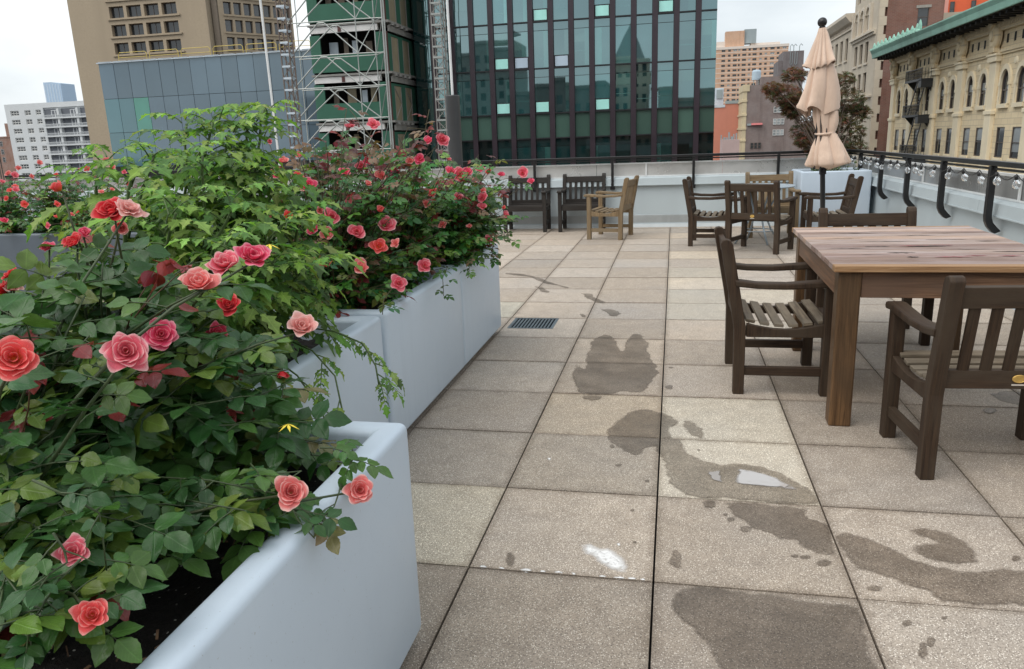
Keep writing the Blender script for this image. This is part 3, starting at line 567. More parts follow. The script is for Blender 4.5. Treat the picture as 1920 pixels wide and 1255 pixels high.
for i,x in enumerate(fx):
    x0=x+.42; x1=(fx[i+1]-.04) if i+1<len(fx) else 3.0
    for j in range(1,8):
        z0,z1=lev[j]+.04,lev[j+1]-.04
        k=tr.choice((.35,.6,.9,1.2,1.7))*tr.uniform(.8,1.2); tilt=tr.uniform(-.010,.010)
        g=MB()
        if j==2: g.box(((x0+x1)/2,.06,(z0+z1)/2),(x1-x0,.03,z1-z0),col=(k**.3,)*3); g.build('spandrel_pane',M_SPAN,t); continue
        M_=M_TG if j>1 else M_TD
        rot=Matrix.Rotation(tilt,3,'X') @ Matrix.Rotation(tr.uniform(-.008,.008),3,'Z')
        zt=z1-.62
        g.box(((x0+x1)/2,.06,(z0+zt)/2-.01),(x1-x0,.03,zt-z0-.02),col=(k*.9,k,k),mat=rot)
        g.box(((x0+x1)/2,.058,(zt+z1)/2+.01),(x1-x0,.03,z1-zt-.02),col=(k*.75,k*.7,k*.7),mat=rot)
        if tr.random()<.45: # a blind or a partition seen through the pane
            w=(x1-x0)*tr.uniform(.15,.5); q=tr.choice((x0,x1-w)); g.box((q+w/2,.035,(z0+zt)/2),(w,.005,zt-z0-.08),col=(k*2.6,k*2.2,k*2.0))
        if tr.random()<.4: g.box(((x0+x1)/2,.036,z0+(zt-z0)*tr.uniform(.2,.5)),(x1-x0-.06,.005,.05),col=(2.2,2.0,1.9))
        if tr.random()<.22: h_=(zt-z0)*tr.uniform(.25,.6); g.box(((x0+x1)/2,.037,zt-h_/2-.05),(x1-x0-.06,.004,h_),col=(k*2.4,k*1.7,k*1.5))
        o=g.build('window',M_,t)
        v=mint.get((i-3,j))
        if v is None and j>=6: v=1 if tr.random()<.1 else None
        if v is not None:
            g=MB(); h=.85; g.box(((x0+x1)/2,.03,z0+h/2+.04),(x1-x0-.14,.02,h-.1),mi=0); g.box(((x0+x1)/2,.034,z0+h/2+.04),(x1-x0,.02,h+.06),mi=1)
            g.build('opal_pane',[M_PALEB if v==3 else M_MINT,M_TLINE],o)
# ---- brown concrete tower, far left
M_BRN=mat('brown_concrete',(.39,.315,.225),.85,.07,.12,streak=.14,fine=.08)
M_BRND=mat('brown_concrete_dark',(.20,.165,.13),.85,.1,.3)
t=thing('concrete_tower','tall brown concrete tower with deep square window bays','building',(0,120,0))
g=MB(); xs=[(-92.3+3.28*k,-92.3+3.28*k+2.7) for k in range(4)]; zs=[]
for k in range(-3,6): zs.append((23.47+2.84*(k-1)-0.05, 23.47+2.84*(k-1)+1.75))
grid(g,xs,zs,-100.0,-74.4,8.0,42,.8)
g.wallbox(-100.0,-74.4,.8,22,G0+.01,42); g.wallbox(-100.0,-74.4,0,.8,G0+.01,8)
for a,b in zs: g.wallbox(-92.7,-79.2,-.25,.05,a-.32,a-.08)
g.build('wall',M_BRN,t)
w0=None
for z,zz in zs:
    for a,b in xs:
        if w0 is None: w0=sash(2.66,1.72,M_FRB,M_WIN,t,y=.62,mull=2,rail=False,fw=.09)
        w=cpart(w0,((a+b)/2,0,z+.015),t)
bpy.data.objects.remove(w0)
g=MB(); g.wallbox(-74.2,-73.3,1.2,3,G0+.01,42); g.build('dark_slot',M_BRND,t)
tw=thing('concrete_wing','brown concrete wing with a dense grid of recessed windows, seen at an angle','building',(-73.2,121.5,0),R(61.3-8))
g=MB(); xs=[(.9+1.72*k,.9+1.72*k+1.32) for k in range(7)]
zs=[(23.2+2.72*(k-1),23.2+2.72*(k-1)+1.9) for k in range(-4,6)]
grid(g,xs,zs,0,13.0,8,42,.7); g.wallbox(0,13.0,.7,4,G0+.01,42); g.wallbox(0,13.0,0,.7,G0+.01,8)
for a,b in zs: g.wallbox(.7,12.9,-.16,.05,a-.30,a-.1)
g.build('wall',M_BRN,tw)
w0=None
for z,zz in zs:
    for a,b in xs:
        if w0 is None: w0=sash(1.28,1.88,M_FRB,M_WIN,tw,y=.5,mull=1,rail=False,fw=.09)
        cpart(w0,((a+b)/2,0,z+.01),tw)
bpy.data.objects.remove(w0)
# ---- blue-grey glass block
M_BG=glassmat('block_glass_blue_grey',(.085,.130,.170),.05,2.0,.14,.12,wob=.01,tint=(.85,.96,1.0))
M_BGG=glassmat('block_glass_green',(.075,.20,.175),.05,1.8,.15,.2)
M_LTRIM=mat('roof_edge_pale',(.55,.62,.68),.4,.15,1)
M_YEL=mat('yellow_rail_paint',(.62,.47,.10),.45,.1,2)
t=thing('glass_block','low blue-grey glass block with large square-jointed panes and yellow roof rails','building',(0,75,0))
g=MB(); g.wallbox(-60.0,-30,.2,14,G0+.01,10.75); g.build('core',M_TLINE,t)
px=[-60.0+1.80*k for k in range(17)]
br_=random.Random(4)
for j,(a,b) in enumerate([(0.15,3.68),(3.72,7.18),(7.22,10.8)]):
    for k in range(16):
        g=MB(); q=br_.uniform(.86,1.14); green=(j==1 and k in(2,)) 
        ti=Matrix.Rotation(br_.uniform(-.008,.008),3,'Z')
        c=(q,q,q) if k>2 or j==2 else (q*.8,q*1.25,q*1.1)
        g.box((px[k]+.9,.05,(a+b)/2),(1.755,.04,b-a),col=c,mat=ti); g.build('pane',M_BGG if green else M_BG,t)
g=MB(); g.box((-45,.1,10.85),(30.2,.5,.10))
for k in range(16): g.box((px[k]+.9,-.02,10.93),(1.5,.3,.05))
g.build('roof_edge',M_LTRIM,t)
g0=None
for k in range(6):
    L=3.4; g=MB(); x=0; pts=[(0,0,0),(0,0,.75),(.18,0,.95),(L-.18,0,.95),(L,0,.75),(L,0,0)]
    g.tube(pts,.035,6); g.tube([(0,0,.45),(L,0,.45)],.03,6)
    if g0 is None: g0=g.build('yellow_rail',M_YEL,t); g0.location=(-58.3,1.2,10.98)
    else: cpart(g0,(-58.3+3.75*k,1.2,10.98),t)
# ---- green building under construction
M_GRN=mat('green_sheathing',(.042,.150,.098),.7,.1,.4,streak=.12)
M_BEAM=mat('white_slab_beam',(.80,.78,.76),.6,.12,.6,streak=.2)
M_INT=mat('dark_interior',(.02,.018,.016),.9,.3,.8)
M_BOARD=mat('tan_window_board',(.33,.28,.19),.7,.3,.25,streak=.25)
M_RED=mat('dark_red_column',(.13,.05,.045),.7,.15,1)
M_CONC=mat('grey_slab_concrete',(.30,.29,.27),.8,.15,1)
M_PIPE=mat('galvanised_pipe',(.42,.44,.42),.45,.12,2,metal=.3)
t=thing('unfinished_building','unfinished building clad in dark green sheathing behind the scaffold','building',(0,60,0))
X0,X1,D=-28.5,-22.0,6.3
ir=random.Random(8)
g=MB(); g.wallbox(X0+.05,X1-.3,3.0,D-.2,-6,20); g.wallbox(X0+.05,X0+.25,.22,3.0,-6,20); g.build('interior_wall',M_INT,t)
for zk in (17.9,14.25,10.63,6.87,3.15,-.6):
    g=MB(); g.wallbox(X0-.05,X1+.25,-.12,D,zk-.02,zk+.14); 
    for k in range(4): g.box((X1+.2,.7+k*1.1,zk-.1),(.35,.28,.18))
    g.wallbox(X1-.02,X1+.10,.3,D,zk-.62,zk-.2); g.build('slab',M_CONC,t)
    g=MB(); g.wallbox(X0+.1,-22.75,.0,.25,zk-.52,zk-.06); g.box((-25.9,-.02,zk-.28),(.25,.06,.4),mi=1); g.build('beam',[M_BEAM,M_RED],t)
    if zk<-1: continue
    g=MB(); g.wallbox(X0,-22.4,.06,.2,zk+.3,zk+1.62); g.wallbox(X0,X0+.85,.06,.2,zk+1.62,zk+3.1); g.wallbox(-23.0,-22.4,.06,.2,zk+1.62,zk+3.1)
    g.build('green_panel',M_GRN,t)
    g=MB(); g.wallbox(-22.36,-22.05,.0,.3,zk+.16,zk+3.1); g.build('column',M_RED,t)
    g=MB()
    wy=[(1.0,2.6),(3.6,5.2)]
    y=.3
    for a,b in wy+[(D,D)]:
        if a-y>.01: g.wallbox(X1-.2,X1-.04,y,a,zk+.16,zk+3.0)
        y=b
    for a,b in wy: g.wallbox(X1-.2,X1-.04,a,b,zk+2.85,zk+3.0)
    g.build('green_panel',M_GRN,t)
    for a,b in wy:
        g=MB(); g.wallbox(X1-.16,X1-.08,a+.02,b-.02,zk+.18,zk+2.83)
        q=.07
        for yy in (a+.05,b-.05): g.wallbox(X1-.09,X1-.03,yy-.04,yy+.04,zk+.2,zk+2.8,mi=1)
        if zk<6: g.beam((X1-.05,a,zk+.2),(X1-.05,b,zk+1.5),.05,.05,mi=1); g.beam((X1-.05,b,zk+1.5),(X1-.05,a,zk+2.8),.05,.05,mi=1)
        g.build('window_board',[M_BOARD,M_CONC],t)
    x=-27.4
    for q in range(4): g=MB(); w=ir.uniform(.3,.8); h=ir.uniform(.9,1.5); g.wallbox(x,x+w,1.2,1.3,zk+1.6,zk+1.6+h); x+=w+ir.uniform(.3,.9); g.build('interior_board',ir.choice([M_BOARD,M_LTRIM,M_BRND]),t)
# ---- scaffold in front of it
t=thing('scaffold','grey pipe scaffold with large chevron braces in front of the green building','scaffold',(0,0,0))
lv=[-3.6,-1.25,1.12,3.45,5.78,8.10,10.50,12.9,15.2,17.5]
for y in (56.9,58.5):
    for x in (-28.72,-23.25 if y<58 else -22.4,):
        g=MB(); g.tube([(x,y,-8),(x,y,19)],.04,6); g.build('post',M_PIPE,t)
    xr=-23.25 if y<58 else -22.4
    xm=(-28.72+xr)/2
    for k,z in enumerate(lv[:-1]):
        g=MB(); g.tube([(-28.8,y,z),(xr+.1,y,z-.0)],.042,6); g.build('ledger',M_PIPE,t)
        h=lv[k+1]-z; g=MB(); a=(-28.65,y,z+.05); b=(xm-.25,y,z+h-.12); c=(xm+.25,y,z+h-.12); d=(xr,y,z+.05)
        g.tube([a,b],.05,6); g.tube([b,c],.06,6); g.tube([c,d],.05,6); g.build('chevron_brace',M_PIPE,t)
for x,y in ((-21.25,57.2),(-21.9,59.4)):
    g=MB(); g.tube([(x,y,-8),(x,y,19)],.06,6); g.build('post',M_PIPE,t)
for k,z in enumerate(lv[:-1]):
    h=lv[k+1]-z; g=MB()
    for q in (0,): g.tube([(-23.25,56.9,z+h*q),(-21.25,57.2,z+h*q)],.04,5); g.tube([(-22.4,58.5,z+h*q),(-21.25,57.2,z+h*q)],.04,5); g.tube([(-28.72,58.5,z+h*q),(-22.4,58.5,z+h*q)],.035,5)
    g.build('ledger',M_PIPE,t)
    for a,b in (((-23.25,56.9,z),(-22.4,58.5,z+h)),((-22.4,58.5,z),(-21.25,57.2,z+h))):
        g=MB(); g.tube([a,b],.035,5); g.build('cross_brace',M_PIPE,t)
# ---- hoist masts
M_RUST=mat('hoist_mast_grey',(.34,.32,.30),.55,.3,1.,streak=.3)
def mast(label,x,y,w,pitch,dark):
    t=thing('hoist_mast',label,'mast',(x,y,0))
    m=dark
    g=MB(); q=w/2
    for sx in (-1,1):
        for sy in (-1,1): g.tube([(sx*q,sy*q,G0+.01),(sx*q,sy*q,24)],.05,6)
    g.tube([(q+.35,-q,G0+.01),(q+.35,-q,24)],.03,5); g.build('chord',m,t)
    g=MB(); z=-4
    while z<22:
        g=MB()
        for sy in (-1,1): g.box((0,sy*q,z),(w,.09,.13))
        for sx in (-1,1): g.box((sx*q,0,z),(.07,w,.07))
        g.build('rung',M_LTRIM if not dark is M_RUST else M_PIPE,t); z+=pitch
    g=MB(); z=-4; k=0
    while z<22:
        s=1 if k%2 else -1
        g.tube([(-s*q,-q,z),(s*q,-q,z+pitch)],.028,5); g.tube([(s*q,q,z),(-s*q,q,z+pitch)],.028,5); g.tube([(q,-s*q,z),(q,s*q,z+pitch)],.028,5)
        z+=pitch; k+=1
    g.build('lacing',m,t)
mast('rusty grey lattice hoist mast in front of the blue-grey glass block',-26.45,52.,.62,.78,mat('hoist_mast_rust',(.17,.13,.11),.7,.3,1.5))
mast('pale grey lattice hoist mast by the left edge of the teal glass tower',-18.45,62.,.78,.80,M_RUST)
# ---- white apartment block, far left
M_WHT=mat('white_panel',(.60,.62,.63),.7,.05,.08)
M_GREY=mat('grey_balcony_recess',(.13,.14,.16),.7,.1,.2)
t=thing('apartment_block','white apartment block with stacked balconies at the left edge of the skyline','building',(0,240,0))
rows=[16.0-3.07*k for k in range(9)]
xs=[(-230.5,-227.0),(-224.6,-222.1),(-220.0,-217.9)]
g=MB(); grid(g,xs,[(z,z+1.75) for z in rows[::-1]],-232.6,-216.9,G0+.01,20,.5); g.wallbox(-232.6,-190,.5,25,G0+.01,19.2); g.wallbox(-216.9,-190,0,.5,18.3,20)
g.wallbox(-232.6,-190,.5,.9,19.2,20); g.build('wall',M_WHT,t)
for z in rows:
    for k,(a,b) in enumerate(xs):
        w=sash(b-a,1.75,M_FRM,M_WIN,t,y=.25,mull=(3,2,2)[k],rail=True,fw=.22); w.location=((a+b)/2,0,z)
b0=None
for z in rows:
    if b0 is None:
        g=MB(); g.wallbox(-216.9,-190,-1.2,.5,-1.55,-1.25); g.wallbox(-216.9,-190,.42,.5,-1.25,1.8,mi=1)
        for a in (-216.2,-208.5,-200.8): g.wallbox(a+2.2,a+5.2,.30,.42,-1.1,1.4); g.wallbox(a+2.5,a+3.5,.26,.30,-.9,1.2,mi=1); g.wallbox(a+3.9,a+4.9,.26,.30,-.9,1.2,mi=1); g.wallbox(a+5.4,a+6.3,-.9,.42,-1.25,1.8)
        b0=g.build('balcony',[M_WHT,M_GREY],t); b0.location=(0,0,z)
        g=MB(); g.wallbox(-216.9,-190,-1.2,-1.1,-.35,-.22); g.wallbox(-216.9,-190,-1.2,-1.1,-1.25,-1.1)
        x=-216.9
        while x<-190: g.wallbox(x,x+.12,-1.18,-1.1,-1.2,-.3); x+=.42
        r0=g.build('railing',M_WHT,b0)
    else:
        c=cpart(b0,(0,0,z),t); d=r0.copy(); COL.objects.link(d); d.parent=c
# ---- far skyscraper, distance haze painted into its pale blue colours
t=thing('skyscraper','distant skyscraper coloured pale blue with painted haze, rising above the white apartment block','building',(0,1100,0))
M_FAR=mat('far_haze_blue',(.42,.55,.70),.5,.05,.02)
M_FAR2=mat('far_haze_band',(.56,.66,.76),.5,.05,.02)
g=MB(); g.prism([(-985,G0),(-953.5,G0),(-953.5,114.6),(-971,117.2),(-985,117.2)],'y',0,30); g.build('shaft',M_FAR,t)
g=MB()
for k in range(6): g.wallbox(-984+5.2*k,-982.6+5.2*k,-.3,.0,60,114)
g.build('pilasters',M_FAR2,t)
# ---- old brick buildings at the left edge
BR_RED=brickmat('old_red_brick',(.30,.115,.075),(.22,.09,.06),(.30,.25,.2),.6,.2,.03)
t=thing('brick_building','red brick building with a raised stair tower at the left edge of the frame','building',(0,300,0))
g=MB(); g.wallbox(-330,-289.5,0,20,G0+.01,11); g.wallbox(-293.4,-289.5,1,9,11,16.8); g.wallbox(-330,-289.3,-.3,.2,10.7,11.2); g.build('wall',BR_RED,t)
for k in range(6):
    for z in (7,3.5,0):
        w=sash(1.5,2.2,M_FRM,M_WIN,t,y=-.1); w.location=(-296-3.6*k,0,z)
M_TANKW=mat('water_tank_wood',(.10,.085,.075),.8,.25,1,streak=.2)
M_TANKR=mat('water_tank_roof',(.34,.22,.16),.7,.2,1)
t=thing('water_tank','wooden water tank with a conical roof at the far left','water tank',(-272.5,270,0))
g=MB(); g.lathe([(0,3.4),(3.4,3.4),(3.3,6.2),(0,6.2)],20); g.build('tank',M_TANKW,t)
g=MB(); g.lathe([(3.6,6.15),(0,8.2)],20); g.build('roof',M_TANKR,t)
g=MB()
for a in range(6): g.tube([(3*cos(a),3*sin(a),G0+.01),(3*cos(a),3*sin(a),3.4)],.2,6)
g.build('legs',M_TANKW,t)
# ---- right: orange apartment slab
BR_OR=brickmat('orange_brick',(.62,.36,.22),(.56,.32,.20),(.60,.45,.34),1.2,.4,.05,var=.1)
M_CRM=mat('cream_band',(.70,.62,.55),.8,.05,.2)
M_TGR=mat('penthouse_grey',(.30,.35,.36),.6,.1,.2,streak=.2)
t=thing('apartment_slab','long orange brick apartment slab with rows of dark windows and a rooftop penthouse','building',(0,480,0))
rows=[46.35-2.72*k for k in range(14)]
xo=[(25.7,27.8),(29.3,30.8),(32.1,34.3),(34.9,36.0),(37.1,39.3),(40.5,41.8),(42.8,45.0),(46.6,48.0),(49.4,50.8),(52.4,54.7),(56.0,57.4),(59.0,61.2)]
g=MB(); grid(g,xo,[(z,z+1.15) for z in rows[::-1]],22.6,62.2,G0+.01,47.6,.4); g.wallbox(22.6,62.2,.4,16,G0+.01,47.6); g.build('wall',BR_OR,t)
g=MB(); g.wallbox(22.3,62.5,-.25,16,47.6,49.0); g.wallbox(42,58,4,15,49.0,50.6)
for z in rows: g.wallbox(22.6,62.2,-.05,.0,z-.75,z-.45)
g.build('cornice',M_CRM,t)
cnt=0; orr=random.Random(2); stuff=MB()
pro={}
for z in rows:
    for a,b in xo:
        key=round(b-a,1)
        if z<17.5:
            stuff.wallbox(a,b,.3,.36,z,z+1.15); continue
        if cnt<100 :
            v=orr.random(); kk=(key, v<.2)
            if kk not in pro:
                gg=MB(); w=b-a; gg.box((0,.3,.575),(w-.2,.06,1.0),mi=1)
                for s_ in (-1,1): gg.box((s_*(w/2-.06),.26,.575),(.12,.1,1.15))
                gg.box((0,.26,1.1),(w-.24,.1,.1)); gg.box((0,.26,.05),(w-.24,.1,.1)); gg.box((0,.255,.575),(.1,.09,1.0))
                pro[kk]=gg.build('window',[M_FRM if v<.2 else M_FRB,M_WINL if v<.2 else M_WIN],t)
                pro[kk].location=((a+b)/2,0,z)
            else: cpart(pro[kk],((a+b)/2,0,z),t)
            cnt+=1
        else: stuff.wallbox(a,b,.3,.36,z,z+1.15)
tag(stuff.build('windows_below',M_WIN,t),kind='stuff')
g=MB(); g.wallbox(27.7,38.2,2,10,49.0,57.5); g.build('penthouse',BR_OR,t)
g=MB(); g.wallbox(38.2,44.8,3,10,50.6,58.2); g.build('plant_room',M_TGR,t)
g=MB(); g.wallbox(23,27.7,3,9,49,52.3); g.build('side_room',M_CRM,t)
# ---- coral red rendered building, pale pink block, grey brick building, dark tower
M_COR=mat('coral_render',(.56,.225,.16),.8,.06,.3,streak=.06)
t=thing('rendered_building','coral red rendered building between the glass tower and the grey brick building','building',(0,230,0))
g=MB(); g.wallbox(9,13.6,0,12,G0+.01,8.3); g.wallbox(13.6,22,0,12,G0+.01,9.2); g.build('wall',M_COR,t)
g=MB(); g.wallbox(9,13.7,-.2,.3,8.3,9.0); g.wallbox(13.7,22,-.2,.3,9.2,10.0,mi=1); g.wallbox(11,13.3,2,6,9,13.6); g.wallbox(11.4,13.0,1.7,2,10.8,13.2,mi=1); g.build('parapet',[M_LTRIM,M_TGR],t)
t=thing('rendered_block','low pale pink block with roof clutter in front of the coral building','building',(0,200,0))
M_PNK=mat('pink_render',(.48,.36,.34),.8,.06,.3)
g=MB(); g.wallbox(11.5,15.6,0,9,G0+.01,-.3); g.build('wall',M_PNK,t)
g=MB()
for k in range(7): h=ir.uniform(.5,2.2); g.wallbox(11.2+k*.62,11.2+k*.62+ir.uniform(.2,.5),1+k*.3,2.2+k*.3,-.3,-.3+h)
g.build('roof_plant',M_TGR,t)
BR_GRY=brickmat('grey_brown_brick',(.215,.160,.145),(.185,.14,.128),(.22,.18,.165),.5,.17,.02,var=.15)
M_YST=mat('cream_stone_corner',(.58,.49,.32),.8,.12,.4,streak=.15)
t=thing('brick_loft','grey-brown brick loft building stepping up, with a cream stone corner','building',(0,216,0))
g=MB(); g.wallbox(18.3,21.7,0,14,G0+.01,13.1); g.wallbox(21.7,31,.1,14,G0+.01,15.0)
g.wallbox(28,36,.0,14,G0+.01,3.5); g.build('wall',BR_GRY,t)
g=MB(); g.wallbox(17.35,18.3,-.1,14,G0+.01,11.6); g.wallbox(17.2,18.9,-.3,14,11.6,13.3)
for z in (9,5.5,2,-1): g.wallbox(17.1,18.4,-.3,14,z,z+.5)
g.build('stone_corner',M_YST,t)
for z in (6.0,3.0,.25):
    for k in range(3):
        w=sash(.85,1.5,M_FRM,M_WINL,t,y=-.05,fw=.1); w.location=(25.5+.95*k,0,z)
for k in range(3):
    w=sash(.75,1.5,M_FRB,M_WIN,t,y=-.1,fw=.1); w.location=(20+.95*k,0,-2.9)
M_AWN=mat('faded_red_awning',(.45,.14,.14),.7,.15,.8)
g=MB(); g.prism([(-.9,3.1),(-.1,3.6),(-.1,3.0)],'x',19.6,22.4); g.wallbox(18.6,19.6,-.5,0,3.0,3.5,mi=1); g.build('awning',[M_AWN,M_TGR],t)
t=thing('water_tank','small pale blue water tank on the roof of the grey brick loft','water tank',(20.9,221,0))
M_BTK=mat('tank_pale_blue',(.40,.50,.58),.45,.1,.5)
g=MB(); g.lathe([(0,14.6),(1.15,14.6),(1.15,16.7),(.9,17.1),(0,17.25)],18); g.build('tank',M_BTK,t,smooth=False)
g=MB()
for a in range(4): g.tube([(.9*cos(a*pi/2+.7),.9*sin(a*pi/2+.7),13.1),(.9*cos(a*pi/2+.7),.9*sin(a*pi/2+.7),14.6)],.1,5)
g.build('legs',M_TGR,t)
M_DKT=brickmat('dark_grey_brick',(.155,.135,.135),(.135,.118,.118),(.17,.15,.15),.5,.17,.02,var=.15)
t=thing('brick_tower','dark grey brick tower block with roof pipes behind the maple','building',(0,250,0))
g=MB(); g.wallbox(31.1,36.8,0,12,G0+.01,24.0); g.wallbox(29.8,31.1,.8,12,G0+.01,21.5); g.build('wall',M_DKT,t)
g=MB()
for x in (33,34,35.6): g.tube([(x,1,24),(x,1,25.4),(x+.4,1,26),(x+.9,1,25.5)],.12,6)
for x in (33,34.3): g.tube([(x,-.1,23.8),(x,-.15,20.5),(x+.3,-.15,20.1),(x+.6,-.1,20.6),(x+.6,-.1,23.5)],.09,5)
g.build('roof_pipes',M_TGR,t)
for z in (5,1.6): 
    w=sash(1.5,2.0,M_FRB,M_WIN,t,y=-.1); w.location=(35,0,z-3)
# ---- street on the right: ornate cream building with copper cornice
M_CRS=brickmat('cream_stone',(.90,.75,.50),(.78,.64,.42),(.68,.56,.38),1.1,.42,.03,.8,var=.04,soot=.22)
M_CRL=mat('cream_stone_light',(.90,.79,.58),.8,.08,.5,streak=.12)
M_COP=mat('green_copper',(.33,.60,.49),.6,.14,.5,streak=.2)
M_SOFF=mat('dark_soffit',(.018,.018,.017),.8,.3,1)
t=thing('ornate_building','ornate cream stone building with arched windows under a green copper cornice','building',(23.3,103.4,0),-pi/2)
U0,U1=9.0,66.0; PITCH_=6.85; bays=[(10.2+PITCH_*k) for k in range(8)]
wins=[]
for b in bays: wins += [b+PITCH_/2-1.37,b+PITCH_/2+1.37]
ww=1.46
g=MB(); xs=[(c-ww/2,c+ww/2) for c in wins]
grid(g,xs,[(-5.2,-3.0),(-1.09,1.08),(2.66,4.20)],U0,U1,G0+.01,4.20,.45)
# arch band: stone with round-headed openings
x=U0
for c in wins:
    g.wallbox(x,c-ww/2,0,.45,4.20,5.35); x=c+ww/2
    n=10; r_=ww/2; pts=[(c-r_*cos(pi*k/n),4.20+(r_+.22)*sin(pi*k/n)) for k in range(n+1)]
    for k in range(n):
        a,b=pts[k],pts[k+1]; g.prism([a,b,(b[0],5.35),(a[0],5.35)],'y',0,.45)
g.wallbox(x,U1,0,.45,4.20,5.35); g.wallbox(U0,U1,0,.45,5.35,8.6); g.wallbox(U0,U1,.45,22,G0+.01,8.6)
g.build('wall',M_CRS,t)
for b in bays:
    g=MB(); g.wallbox(b-.62,b+.62,-.28,.0,G0+.01,5.75); g.wallbox(b-.85,b+.85,-.42,0,5.75,6.35); g.wallbox(b-.95,b+.95,-.5,0,6.15,6.3); g.wallbox(b-.75,b+.75,-.36,0,2.0,2.3); g.build('pilaster',M_CRL,t,bevel=.03,seg=1)
    # carved console above: scroll, shell and leaf
    g=MB(); g.lathe([(0,-.35),(.55,-.33),(.72,-.2),(.72,.1)],16,fn=lambda p,a,j:Vector((p.x,p.z,p.y*1.15)),c=(b+.12,-.25,7.5))
    g.lathe([(0,-.5),(.25,-.48),(.34,-.38),(.36,.1)],12,fn=lambda p,a,j:Vector((p.x,p.z,p.y*1.15)),c=(b+.22,-.28,7.55))
    g.prism([(b-.75,8.25),(b-.2,8.0),(b+.25,8.35),(b-.35,8.95)],'y',-.7,-.05); g.prism([(b-.6,6.4),(b+.5,6.4),(b+.3,7.0),(b-.4,7.1)],'y',-.5,-.05); g.box((b-.45,-.25,7.4),(.3,.5,1.0))
    g.build('console',M_CRS,t,bevel=.04,seg=1)
for c in wins:
    g=MB(); n=12   # arch moulding
    for k in range(n):
        a0,a1=pi*k/n,pi*(k+1)/n; q=lambda a,r:(c-r*cos(a),4.2+(r+.22*(r/.64))*sin(a)*.98)
        g.prism([q(a0,.70),q(a1,.70),q(a1,.98),q(a0,.98)],'y',-.14,.0)
    g.build('arch_moulding',M_CRL,t)
    g=MB(); 
    for s in (-1,1): g.wallbox(c+s*.86-.18,c+s*.86+.18,-.16,0,4.0,4.22); g.wallbox(c+s*.86-.1,c+s*.86+.1,-.12,0,2.7,4.0)
    g.wallbox(c-.85,c+.85,-.2,.0,2.42,2.72); g.build('window_trim',M_CRL,t)
    g=MB(); g.wallbox(c-.8,c+.8,-.1,0,-1.28,-1.12); g.build('sill',M_CRL,t)
for k in range(len(wins)-1):
    if k%2==0:
        m=(wins[k]+wins[k+1])/2
        g=MB(); g.lathe([(0,-.12),(.2,-.1),(.3,0)],10,fn=lambda p,a,j:Vector((p.x,p.z,p.y)),c=(m,0,5.6)); g.build('roundel',M_CRL,t)
wa=None
awr=random.Random(3)
for c in wins:
    if wa is None:
        vv=[]
        for pale in (0,.5,.9):
            g=MB(); n=10; r_=ww/2-.01; H0=1.53
            out=[(-r_,0),(r_,0)]+[(r_*cos(pi*k/n),H0+(r_+.2)*sin(pi*k/n)) for k in range(n+1)]
            g.prism(out,'y',.12,.14,mi=1)
            if pale: g.wallbox(-r_+.1,r_-.1,.105,.115,1.2 if pale<.7 else .2,1.75,mi=2)
            for s in (-1,1): g.wallbox(s*(r_-.05)-.05,s*(r_-.05)+.05,.04,.12,0,H0)
            g.wallbox(-r_,r_,.04,.12,0,.1); g.wallbox(-r_,r_,.04,.12,.95,1.05)
            for k in range(n):
                a,b=pi*k/n,pi*(k+1)/n; q=lambda a,f:(f*r_*cos(a),H0+f*(r_+.2)*sin(a))
                g.prism([q(a,.86),q(a,1),q(b,1),q(b,.86)],'y',.04,.12)
            vv.append(g.build('arched_window',[M_FRB,M_WIN,M_WINL],t))
        lw=[sash(ww-.02,2.15,M_FRB,M_WIN,t,y=.08,pale=p_) for p_ in (0,.45,.8)]
        wa=1
    cpart(awr.choice(vv),(c,0,2.67),t); cpart(awr.choice(lw),(c,0,-1.08),t); cpart(awr.choice(lw),(c,0,-5.19),t)
for o in vv+lw: bpy.data.objects.remove(o)
g=MB(); g.wallbox(U0,U1,-.22,0,6.36,6.55); g.wallbox(U0,U1,-.14,.0,6.2,6.36); g.wallbox(U0,U1,-.30,0,7.85,8.08)
x=U0
while x<U1: g.wallbox(x,x+.2,-.40,0,8.08,8.55); x+=.33
g.wallbox(U0,U1,-.45,.0,8.5,8.62); g.build('frieze',M_CRS,t)
g=MB()
for b in bays[:-1]:
    for k in range(4): 
        x=b+1.5+k*1.28; g=MB(); g.wallbox(x-.14,x+.14,-.03,.05,6.95,7.55); g.build('frieze_window',M_SOFF,t)
g=MB(); g.prism([(-2.0,8.72),(-.4,8.63),(.2,8.63),(.2,9.3),(-2.0,9.3)],'x',U0-.6,U1)
x=U0
while x<U1: g.wallbox(x,x+.3,-1.8,-.3,8.45,8.75); x+=1.1
g.build('soffit',M_SOFF,t)
g=MB(); g.prism([(-2.06,8.70),(-2.12,8.74),(-2.2,9.15),(-2.36,9.45),(-2.36,9.55),(-2.0,9.60),(-.2,9.95),(.3,9.95),(.3,9.31),(-2.02,9.31)],'x',U0-.9,U1); g.wallbox(U0-.9,U0-.61,-2.02,.3,8.7,9.3); g.build('cornice',M_COP,t)
g=MB()
for k in range(22):
    x=U0-.6+.78*k; h=.52 if k%2 else .82
    if k>20: h=1.05
    g.lathe([(.26,9.5),(.33,9.5+h*.3),(.30,9.5+h*.6),(.14,9.5+h*.92),(.03,9.5+h)],7,fn=lambda p,a,j:Vector((p.x,p.y*.45,p.z)),c=(x,-2.05,0))
    g.lathe([(.0,9.5),(.36,9.52),(.3,9.72),(0,9.78)],7,c=(x,-2.15,0))
g.build('cresting',M_COP,t)
